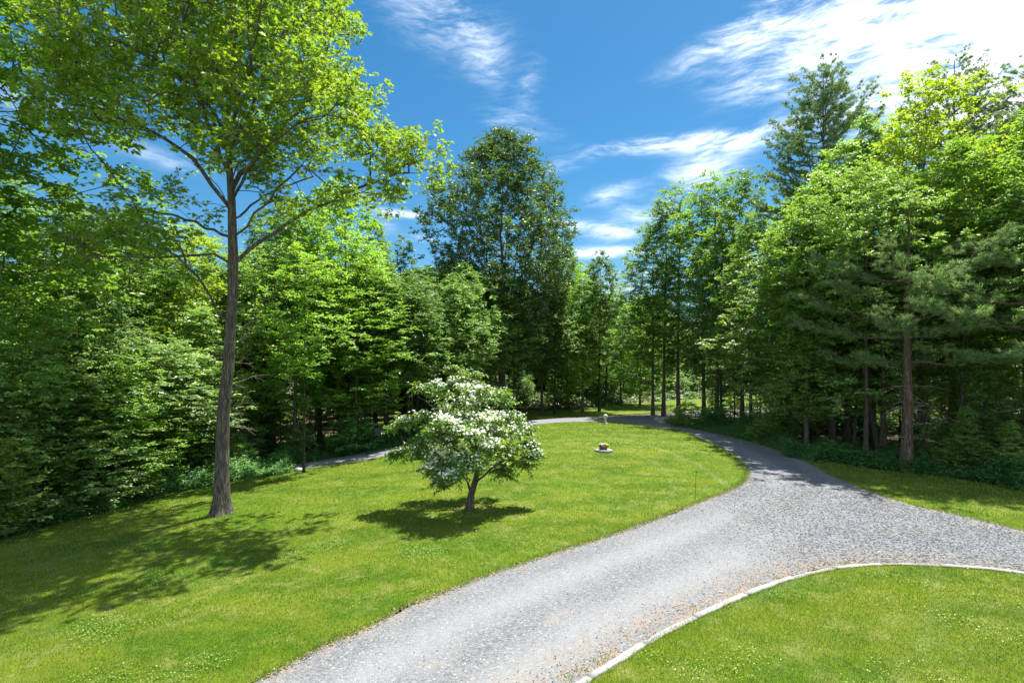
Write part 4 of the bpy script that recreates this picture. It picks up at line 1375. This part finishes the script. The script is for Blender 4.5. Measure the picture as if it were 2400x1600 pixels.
T_('tallB', 2440, 21, 240, 'tall green tree on the right border', wide=1.0)
T_('pale', 2070, 23.5, 470, 'sunlit pale tree above the blue green pine boughs', wide=1.1)
T_('tallC', 1690, 37, 560, 'dark trunked tree beside the boulders at the drive bend', wide=.7)
T_('highA', 2030, 22.5, 380, 'pale leafy tree over the two leaning trunks', wide=.9, rz=1)
T_('highB', 2255, 21.5, 330, 'green tree with a high crown right of the thick pine trunk', wide=1.0, rz=2)
T_('highA', 2400, 20, 420, 'pale tree with a high crown at the right border', wide=1.0, rz=3)
T_('highB', 1890, 25, 440, 'green tree with a high crown left of the leaning trunks', wide=.95, rz=4)
# front pines with bare boles
pine2125 = P(2125, 1104)
plant('pineB', pine2125[0], pine2125[1], 'thick straight brown pine trunk with soft blue green boughs at the right lawn edge', H=11, rz=.4)
p = P(2350, 1150)
plant('pineB', p[0] + 2.6, p[1] + 1.2, 'pine at the right border whose soft pale boughs sweep into view', H=11.5, rz=2.2, wide=1.15)
p = P(2240, 1090)
plant('pineB', p[0] + .5, p[1] + 3.5, 'young pine with low boughs between the thick pine and the brush pile', H=7.5, rz=3.2, wide=.9)


def leaning(px0, py0, px1, py1, label, r=.13, seed=1):
    """bare leaning stem with a small crown high up"""
    rg = np.random.default_rng(seed)
    b = P(px0, py0); e = Wp(px1, py1, b[1] + .6) - b
    n = 16
    s = np.linspace(0, 1, n)
    top_ = e * 1.25
    tk = top_ * s[:, None] + np.array([0, 0, 0]) + np.cumsum(rg.normal(0, .018, (n, 3)), 0) * s[:, None]
    tk[:, 0] -= (.5 * np.sin(math.pi * s) * np.sign(e[0]) * -.4)
    tk[0, 2] -= .2
    T = crown_targets(rg, 4.5, 0, 2.0, 190, 'round', .4) * [1, 1, 1] + tk[-1] * [1, 1, .80] - [0, 0, .6]
    (tp, trd), ch, tips, dirs = grow(tk, flare(r, r * .3), T, rg, clear=3.4, bf=.3, step=.4)
    V, lo, st, ti, _ = sprays(rg, tips, dirs, 5, 7, .5, .13, .08, .35)
    root = thing('leaning_tree', label, 'tree', tuple(b))
    link('trunk', tube_mesh('trunk', [(tp, trd)], M['bark'], 10), root)
    dead = []
    for k in range(9):
        i = rg.integers(3, 11); a = tk[i]; d = np.array([rg.choice([-1, 1]) * rg.uniform(.3, 1.1), rg.normal(0, .4), rg.uniform(-.3, .3)])
        dead.append((np.array([a, a + d * .5 + [0, 0, .06], a + d]), np.array([.014, .009, .003])))
    link('dead_branches', tube_mesh('dead_branches', dead, M['twig'], 4), root)
    link('branches', tube_mesh('branches', ch, M['bark'], 4), root)
    link('crown', mesh('crown', V, lo, st, M['leaf'], tint=ti), root)


leaning(2002, 1058, 1990, 720, 'thin grey bare stemmed tree leaning left of the pair on the right verge', .085, 3)
leaning(2062, 1068, 2005, 690, 'thicker grey peeling trunk leaning left at the centre of the right verge', .115, 4)

# --- filler woods ---------------------------------------------------------------
SKY = np.array([(-400, -300), (-100, 100), (0, 430), (70, 460), (230, 500), (450, 540), (600, 520), (850, 520), (885, 640), (940, 620), (1000, 620), (1290, 620), (1330, 610), (1400, 620), (1450, 690),
                (1500, 700), (1515, 560), (1560, 500), (1700, 440), (1780, 380), (1850, 340), (2000, 300), (2100, 300), (2400, 320), (2800, 250)], float)


def skyl(px): return float(np.interp(px, SKY[:, 0], SKY[:, 1]))


drive_c = densify(drive, 1.0); lawn_c = densify(lawn_poly, 1.0); far_c = densify(PX(far_px), 1.0); strip_c = densify(strip, 1.0)


def clear_of(x, y, m_):
    for pl in (drive_c, lawn_c, far_c, strip_c):
        if inside(pl, np.array([x]), np.array([y]))[0]: return False
    d = min(float(dist_poly(pl, np.array([x]), np.array([y]))[0]) for pl in (drive_c, far_c))
    d2 = min(float(dist_poly(pl, np.array([x]), np.array([y]))[0]) for pl in (lawn_c, strip_c))
    return d > m_ and d2 > m_ * .7


placed = []
FILL = []


MARK = [(150, 'at the far left border'), (320, 'far left of the oak'), (480, 'just left of the oak trunk'), (600, 'right behind the oak trunk'), (760, 'by the lawn corner'),
        (920, 'left of the dogwood'), (1100, 'behind the dogwood left half'), (1280, 'behind the dogwood right half'), (1400, 'left of the garden post'), (1480, 'right of the garden post'),
        (1560, 'behind the drive fork'), (1700, 'beside the boulders at the fork'), (1900, 'left of the two leaning trunks'), (2090, 'behind the two leaning trunks'), (2200, 'beside the thick pine trunk'),
        (2340, 'right of the thick pine trunk'), (9999, 'at the right border')]
LOOK = {'tallA': 'green', 'tallB': 'bushy green', 'tallC': 'dark green', 'lime': 'yellow green', 'pale': 'pale green', 'airy': 'feathery', 'slim': 'thin stemmed', 'column': 'narrow', 'sapA': 'pale layered',
        'sapB': 'round green', 'sapC': 'lime', 'sapE': 'pale high crowned', 'sapD': 'dark leaved', 'shrubA': 'green', 'shrubB': 'pale'}


def auto_label(key, h, px, dist, what):
    where = next(w for lim, w in MARK if px < lim)
    row = 'front row' if dist < 2.5 else 'second row' if dist < 7 else 'deep woods' if dist < 18 else 'farthest row'
    size = {'shrub': ('low', 'chest high'), 'sapling': ('short', 'tall'), 'tree': ('lower', 'towering')}[what]
    lim = {'shrub': 1.4, 'sapling': 5.5, 'tree': 14}[what]
    return '%s %s %s %s, %s' % (size[h > lim], LOOK[key], what, where, row)


def scatter(n, xr, yr, keys, hr, m_, sep, regions, cat='tree', group=None, wide=(.85, 1.15), cone=None, stair=True):
    k = tries = 0
    what_h = cat != 'shrub' and stair
    key_low = cat == 'shrub' and hr[1] < 1.1
    while k < n and tries < n * 60:
        tries += 1
        y = random.uniform(*yr); x = random.uniform(*xr)
        px = 1200 + F * x / y
        if px < -420 or px > 2820: continue
        if cone and not (cone[0] < px < cone[1]): continue
        if not clear_of(x, y, m_): continue
        if any((x - a) ** 2 + (y - b) ** 2 < sep ** 2 for a, b in placed): continue
        if 1940 < px < 2180 and y < 27.5 and not key_low: continue
        h = random.uniform(*hr)
        w = random.uniform(*wide)
        key = random.choice(keys)
        # keep the top under the skyline of the photo
        dpx = F * PROTO[key]['R'] * .5 / y
        lim = CAMZ + (HZ - max(skyl(px - dpx), skyl(px), skyl(px + dpx))) / F * y - float(hgt(x, y))
        h = min(h, lim)
        if what_h:      # woods step up from their edge
            de = min(float(dist_poly(pl, np.array([x]), np.array([y]))[0]) for pl in (lawn_c, strip_c, drive_c))
            h = min(h, 4.5 + .75 * de + random.uniform(0, 2))
        if h < 1.0: continue
        dd = min(float(dist_poly(pl, np.array([x]), np.array([y]))[0]) for pl in (lawn_c, strip_c, drive_c))
        label = auto_label(key, h, px, dd, regions)
        FILL.append(plant(key, x, y, label, cat=cat, group=group, H=h, wide=w))
        placed.append((x, y)); k += 1
    return k


# back of the woods: tall trees one behind another
a = scatter(30, (-62, -9), (20, 62), ['tallA', 'tallB', 'tallC', 'tallB', 'lime'], (12, 18), 2.2, 3.2, 'tree', group='tall trees of the left woods', cone=(-500, 900))
b_ = scatter(18, (-16, 28), (60, 95), ['tallA', 'tallB', 'tallC'], (14, 19), 2.0, 4.0, 'tree', group='far row of trees beyond the drive', wide=(1.0, 1.4))
b2_ = scatter(12, (-14, 8), (44, 58), ['tallC', 'tallB', 'tallC', 'slim'], (10, 15), 1.0, 2.6, 'tree', group='trees beyond the loop of the drive')
c_ = scatter(13, (11, 62), (30, 62), ['tallA', 'tallB', 'tallC', 'tallC', 'pale'], (13, 19), 2.2, 3.0, 'tree', group='tall trees of the right woods')
# understorey
d_ = scatter(46, (-40, -8), (13, 36), ['sapA', 'sapE', 'sapE', 'slim', 'sapB', 'slim'], (3.5, 8.5), 1.0, 1.35, 'sapling', group='saplings of the left thicket')
e_ = scatter(30, (-14, 28), (44, 62), ['sapB', 'slim', 'slim', 'slim', 'sapD'], (3, 8), .8, 1.5, 'sapling', group='saplings beyond the drive')
f_ = scatter(40, (12, 42), (18, 44), ['sapB', 'sapE', 'sapA', 'slim', 'sapE'], (3, 8.5), 1.0, 1.4, 'sapling', group='saplings of the right thicket')
b3_ = scatter(16, (-9, 3), (27, 44), ['tallC', 'tallC', 'column', 'slim'], (10, 15), .9, 2.2, 'tree', group='trees close behind the back of the drive', stair=False)
k_ = scatter(46, (-26, 34), (64, 92), ['sapB', 'pale', 'sapA', 'sapD', 'tallB'], (7, 12), 1.0, 2.6, 'tree', group='low trees closing the view beyond the far clearing', wide=(1.1, 1.5))
# shrubs
g_ = scatter(46, (-30, -7), (11, 32), ['shrubA', 'shrubB', 'shrubB'], (.8, 2.2), .25, .8, 'shrub', cat='shrub', group='shrubs along the left woods edge')
h_ = scatter(46, (10, 34), (17, 40), ['shrubA', 'shrubB', 'shrubA'], (.7, 2.0), .25, .8, 'shrub', cat='shrub', group='shrubs along the right woods edge')
groups = {}
for o in FILL: groups.setdefault(o['label'], []).append(o)
ORD = ['first', 'second', 'third', 'fourth', 'fifth', 'sixth', 'seventh', 'eighth']
for lb, os_ in groups.items():
    if len(os_) > 1:
        os_.sort(key=lambda o: o.location.x / o.location.y)
        for i, o in enumerate(os_):
            for w_ in (' row', ' crowned', ' the'):
                if len(lb.split()) > 12: lb = lb.replace(w_, '')
            o['label'] = lb.replace(',', '') + ', ' + (('left' if i == 0 else 'right') + ' of two' if len(os_) == 2 else ORD[min(i, 7)] + ' from left')
print('filler', a, b_, b2_, c_, d_, e_, f_, g_, h_)


def far_brush():
    rg = np.random.default_rng(44)
    n = 9000
    x = rg.uniform(-30, 48, n); y = rg.uniform(52, 100, n)
    k = ~inside(far_c, x, y) & ~inside(drive_c, x, y)
    x, y = x[k], y[k]; n = len(x)
    h = rg.uniform(.1, 1.8, n) * (.6 + .5 * np.sin(x * .9) * np.cos(y * .7)) * np.clip(dist_poly(far_c, x, y) / 3, .15, 1)
    V, lo, st, ti, segs = sprays(rg, np.column_stack([x, y, hgt(x, y) + np.abs(h)]), np.tile([0, 0, 1.], (n, 1)), 3, 6, .5, .3, .18, .4, .2)
    tag(link('undergrowth', mesh('undergrowth', V, lo, st, M['leaf_deep'], tint=ti)), 'dense low brush in the woods beyond the far clearing', 'ground cover', kind='stuff')


far_brush()


def undergrowth(name, line, width, side, n, label, mat, hmin, hmax, seed, L=.09):
    rg = np.random.default_rng(seed)
    ln = densify(line, .1, False)
    i = rg.integers(0, len(ln) - 1, n)
    tg = unit(ln[np.minimum(i + 1, len(ln) - 1)] - ln[i] + 1e-6)
    nr = np.column_stack([-tg[:, 1], tg[:, 0]]) * side
    off = rg.random(n) ** 1.3 * width + .05
    p = ln[i] + nr * off[:, None] + rg.normal(0, .1, (n, 2))
    h = rg.uniform(hmin, hmax, n) * np.clip(off / .6 + .35, .3, 1.2) * (.7 + .5 * np.sin(p[:, 0] * 1.9) * np.cos(p[:, 1] * 1.4))
    P3 = np.column_stack([p, hgt(p[:, 0], p[:, 1]) + np.abs(h) * rg.uniform(.35, 1., n)])
    V, lo, st, ti, segs = sprays(rg, P3, np.tile([0, 0, 1.], (n, 1)), 3, 6, .22, L, L * .5, .4, .25)
    tag(link(name, mesh(name, V, lo, st, M[mat], tint=ti)), label, 'ground cover', kind='stuff')


undergrowth('undergrowth', edge, 2.6, 1, 6500, 'low weedy ground cover along the foot of the left woods', 'fern', .1, .75, 1)
undergrowth('undergrowth', rs, 2.6, 1, 5200, 'ferny blue green ground cover along the foot of the right woods', 'fern', .15, .85, 2)
undergrowth('undergrowth', [p for p in outer if p[1] > rs[0][1] - 1], 1.8, -1, 3000, 'leafy ground cover on the outer verge of the drive bend', 'fern', .1, .75, 3)
undergrowth('undergrowth', back, 3.0, -1, 2600, 'scattered low plants behind the back stretch of the drive', 'fern', .05, .5, 4)

# ------------------------------------------------------------------ small things


def lathe(prof, k=40, jit=0, rg=None):
    a = np.arange(k) * 2 * math.pi / k
    V = [(r * math.cos(t) , r * math.sin(t), z) for r, z in prof for t in a]
    n = len(prof); Fc = []
    for i in range(n - 1):
        for j in range(k):
            Fc.append((i * k + j, i * k + (j + 1) % k, (i + 1) * k + (j + 1) % k, (i + 1) * k + j))
    V.append((0, 0, prof[0][1])); V.append((0, 0, prof[-1][1]))
    b0, t0 = len(V) - 2, len(V) - 1
    for j in range(k):
        Fc.append((b0, (j + 1) % k, j)); Fc.append((t0, (n - 1) * k + j, (n - 1) * k + (j + 1) % k))
    return np.array(V, float), Fc


def pm(name, V, Fc, mat, parent=None, smooth=False):
    lo = [v for f in Fc for v in f]; st = np.concatenate([[0], np.cumsum([len(f) for f in Fc])[:-1]])
    return link(name, mesh(name, V, lo, st, mat, smooth=smooth), parent)


def build_planter():
    rg = np.random.default_rng(3)
    b = P(1415, 1058)
    V, Fc = lathe([(.38, -.03), (.41, .0), (.415, .075), (.40, .095), (.10, .097)], 44)
    V[:, :2] *= 1 + .012 * rg.normal(0, 1, (len(V), 1))
    o = pm('stone_slab', V, Fc, M['bluestone']); o.location = b
    tag(o, 'round blue grey stone slab lying on the lawn under the flower pot', 'stone slab')
    root = thing('flower_pot', 'reddish oblong flower pot with white and yellow blooms on the round slab', 'planter', (b[0] - .02, b[1], b[2] + .0985), .1, sc=(1, 1, .78))
    # rounded oblong pot, tapering down, open with a rim
    prof = [(.17, 0), (.185, .09), (.20, .145), (.21, .150), (.21, .172), (.19, .172), (.18, .13)]
    V, Fc = lathe(prof, 32); V[:, 0] *= 1.0; V[:, 1] *= .62
    V[:, 0] = np.sign(V[:, 0]) * np.abs(V[:, 0] / .21) ** .8 * .21
    pm('pot', V, Fc, M['terracotta'], root, True)
    V, Fc = lathe([(.175, .135), (.17, .150), (.06, .156)], 24); V[:, 1] *= .6
    pm('soil', V, Fc, M['soil'], root)
    n = 90
    p = np.column_stack([rg.uniform(-.17, .2, n), rg.uniform(-.1, .1, n), rg.uniform(.16, .27, n)])
    V, lo, st, ti, _ = sprays(rg, p, np.tile([0, 0, 1.], (n, 1)), 3, 5, .07, .045, .03, 1.0, .1)
    link('foliage', mesh('foliage', V, lo, st, M['fern'], tint=ti), root)
    for nm, mt_, x0, x1, q, z0 in (('white_blooms', 'petal_white', -.17, .05, 60, .30), ('yellow_blooms', 'petal_yellow', .02, .23, 45, .28)):
        p = np.column_stack([rg.uniform(x0, x1, q), rg.uniform(-.15, .05, q), z0 + rg.uniform(-.10, .05, q)])
        V, lo, st, ti, _ = sprays(rg, p, np.tile([0, -.3, 1.], (q, 1)), 4, 6, .035, .045, .04, 1.0, 0)
        link(nm, mesh(nm, V, lo, st, M[mt_], tint=ti), root)


build_planter()


def build_post():
    b = P(1419, 993)
    root = thing('garden_ornament', 'small pale weathered stone post with a rounded head at the top of the lawn', 'garden ornament', tuple(b), .3)
    V, Fc = lathe([(.15, -.04), (.15, .05), (.11, .08), (.085, .14), (.075, .30), (.085, .40)], 18)
    pm('shaft', V, Fc, M['weathered'], root, True)
    V, Fc = lathe([(.085, .40), (.14, .43), (.165, .50), (.165, .58), (.13, .66), (.07, .71)], 18)
    pm('head', V, Fc, M['weathered'], root, True)


build_post()


def stake(px, py, h, label, col='iron'):
    b = P(px, py)
    root = thing('marker_stake', label, 'marker stake', tuple(b))
    V, Fc = lathe([(.0075, -.05), (.007, h * .5), (.006, h)], 8)
    V[:, 0] += np.maximum(V[:, 2], 0) ** 1.5 * .05
    pm('rod', V, Fc, M[col], root, True)
    V, Fc = lathe([(.010, h - .05), (.013, h - .02), (.010, h)], 8); V[:, 0] += h ** 1.5 * .05
    pm('cap', V, Fc, M[col], root, True)


stake(1629, 1172, .90, 'thin dark driveway marker stake at the lawn edge by the bend')
stake(1541, 986, .9, 'thin pale stake by the boulders where the drive forks', 'weathered')


def rocks():
    rg = np.random.default_rng(8)
    spots = [(1541, 986, .42, 'pale boulder at the tip of the drive fork'), (1556, 988, .55, 'largest boulder beside the drive fork'), (1572, 991, .34, 'brownish boulder right of the largest one at the fork'),
             (1551, 991, .26, 'small stone in front of the boulders at the fork'), (1690, 1388, .05, 'dark fist sized stone lying on the gravel near the granite edging'),
             (885, 1020, .9, 'long low grey rock outcrop in the woods seen left of the dogwood'), 
             (700, 1103, .22, 'small pale stone beside the slender tree at the lawn corner')]
    for px, py, s, lab in spots:
        b = P(px, py)
        u, v = 12, 9
        V = []
        ph = rg.uniform(0, 6, 6)
        for i in range(v + 1):
            th = math.pi * i / v
            for j in range(u):
                a = 2 * math.pi * j / u
                d = np.array([math.sin(th) * math.cos(a), math.sin(th) * math.sin(a), math.cos(th)])
                r = 1 + .18 * math.sin(3 * d[0] + ph[0]) + .15 * math.sin(4 * d[1] + ph[1]) + .12 * math.sin(5 * d[2] + 2 * d[0] + ph[2]) + rg.normal(0, .04)
                V.append(d * r * np.array([s, s * .75, s * .5]))
        V = np.array(V)
        Fc = [(i * u + j, (i + 1) * u + j, (i + 1) * u + (j + 1) % u, i * u + (j + 1) % u) for i in range(v) for j in range(u)]
        if s < .1: m_ = M['bluestone']
        else: m_ = M['rock']
        o = pm('rock' if s < .5 else 'boulder', V, Fc, m_); o.location = (b[0], b[1], b[2] + s * .18); o.rotation_euler = (0, 0, rg.uniform(0, 6))
        if s > 1: o.rotation_euler = (0, 0, .3)
        tag(o, lab, 'rock')


rocks()


def brush():
    rg = np.random.default_rng(12)
    b = P(2330, 1120) + np.array([.8, 1.5, 0])
    root = thing('fallen_tree', 'tangle of fallen grey brown dead branches in the shade at the right', 'fallen tree', tuple(b))
    main = np.array([(1.6, .4, .0), (.6, .2, .9), (-.6, 0, 1.7), (-1.9, -.2, 2.5), (-3.0, -.2, 2.9)])
    ch = []
    for k in range(42):
        t = rg.uniform(.1, 1.) * 3.99; i = int(t); a = main[i] + (main[min(i + 1, 4)] - main[i]) * (t - i)
        d = np.array([rg.normal(-.2, .7), rg.normal(0, .5), rg.normal(-.1, .55)]) * rg.uniform(.6, 1.5)
        m1 = a + d * .5 + rg.normal(0, .08, 3)
        ch.append((np.array([a, m1, a + d + [0, 0, -.12]]), np.array([.016, .010, .003])))
        for _ in range(3):
            ch.append((np.array([m1, m1 + d * .3 + rg.normal(0, .2, 3)]), np.array([.007, .002])))
    link('trunk', tube_mesh('trunk', [(main, np.array([.09, .08, .06, .045, .02]))], M['bark_pine'], 8), root)
    link('dead_branches', tube_mesh('dead_branches', ch, M['twig'], 4), root)


brush()


def hills():
    rg = np.random.default_rng(2)
    n, m_ = 150, 26
    V = []
    for i in range(n):
        a = -1.35 + 2.7 * i / (n - 1)
        for j in range(m_):
            r = 190 + j * 12
            hh = 46 * math.sin(math.pi / 2 * min(1, j / 16)) * (1.1 + .35 * math.sin(a * 3 + 2.4) + .1 * math.sin(a * 13)) * (.95 if a < -.1 else max(.35, .95 - (a + .1) * 2.4) if a < .6 else .8)
            V.append((r * math.sin(a), r * math.cos(a), 5 + hh + rg.normal(0, 1.6)))
    V = np.array(V)
    i, j = np.meshgrid(np.arange(n - 1), np.arange(m_ - 1), indexing='ij')
    q = (i * m_ + j).ravel()
    q = np.column_stack([q, q + 1, q + m_ + 1, q + m_])
    m2, t = newmat('wooded_hill')
    g = t.n('ShaderNodeNewGeometry')
    vo = t.n('ShaderNodeTexVoronoi', ins={'Vector': g.outputs['Position'], 'Scale': .22})
    nz = t.noise(g.outputs['Position'], 1.2, 5, .7)
    c = t.mix(nz, (.03, .075, .02), (.11, .19, .05))
    b = t.n('ShaderNodeBsdfDiffuse', ins={0: c})
    bp = t.n('ShaderNodeBump', ins={'Strength': 1.0, 'Distance': 3.0, 'Height': t.m('SUBTRACT', nz, vo.outputs['Distance'])})
    t.nt.links.new(bp.outputs[0], b.inputs['Normal'])
    o = t.n('ShaderNodeOutputMaterial'); t.nt.links.new(b.outputs[0], o.inputs[0])
    tag(link('hills', mesh('hills', V, q.ravel(), np.arange(0, q.size, 4), m2, smooth=True)), kind='structure')


hills()
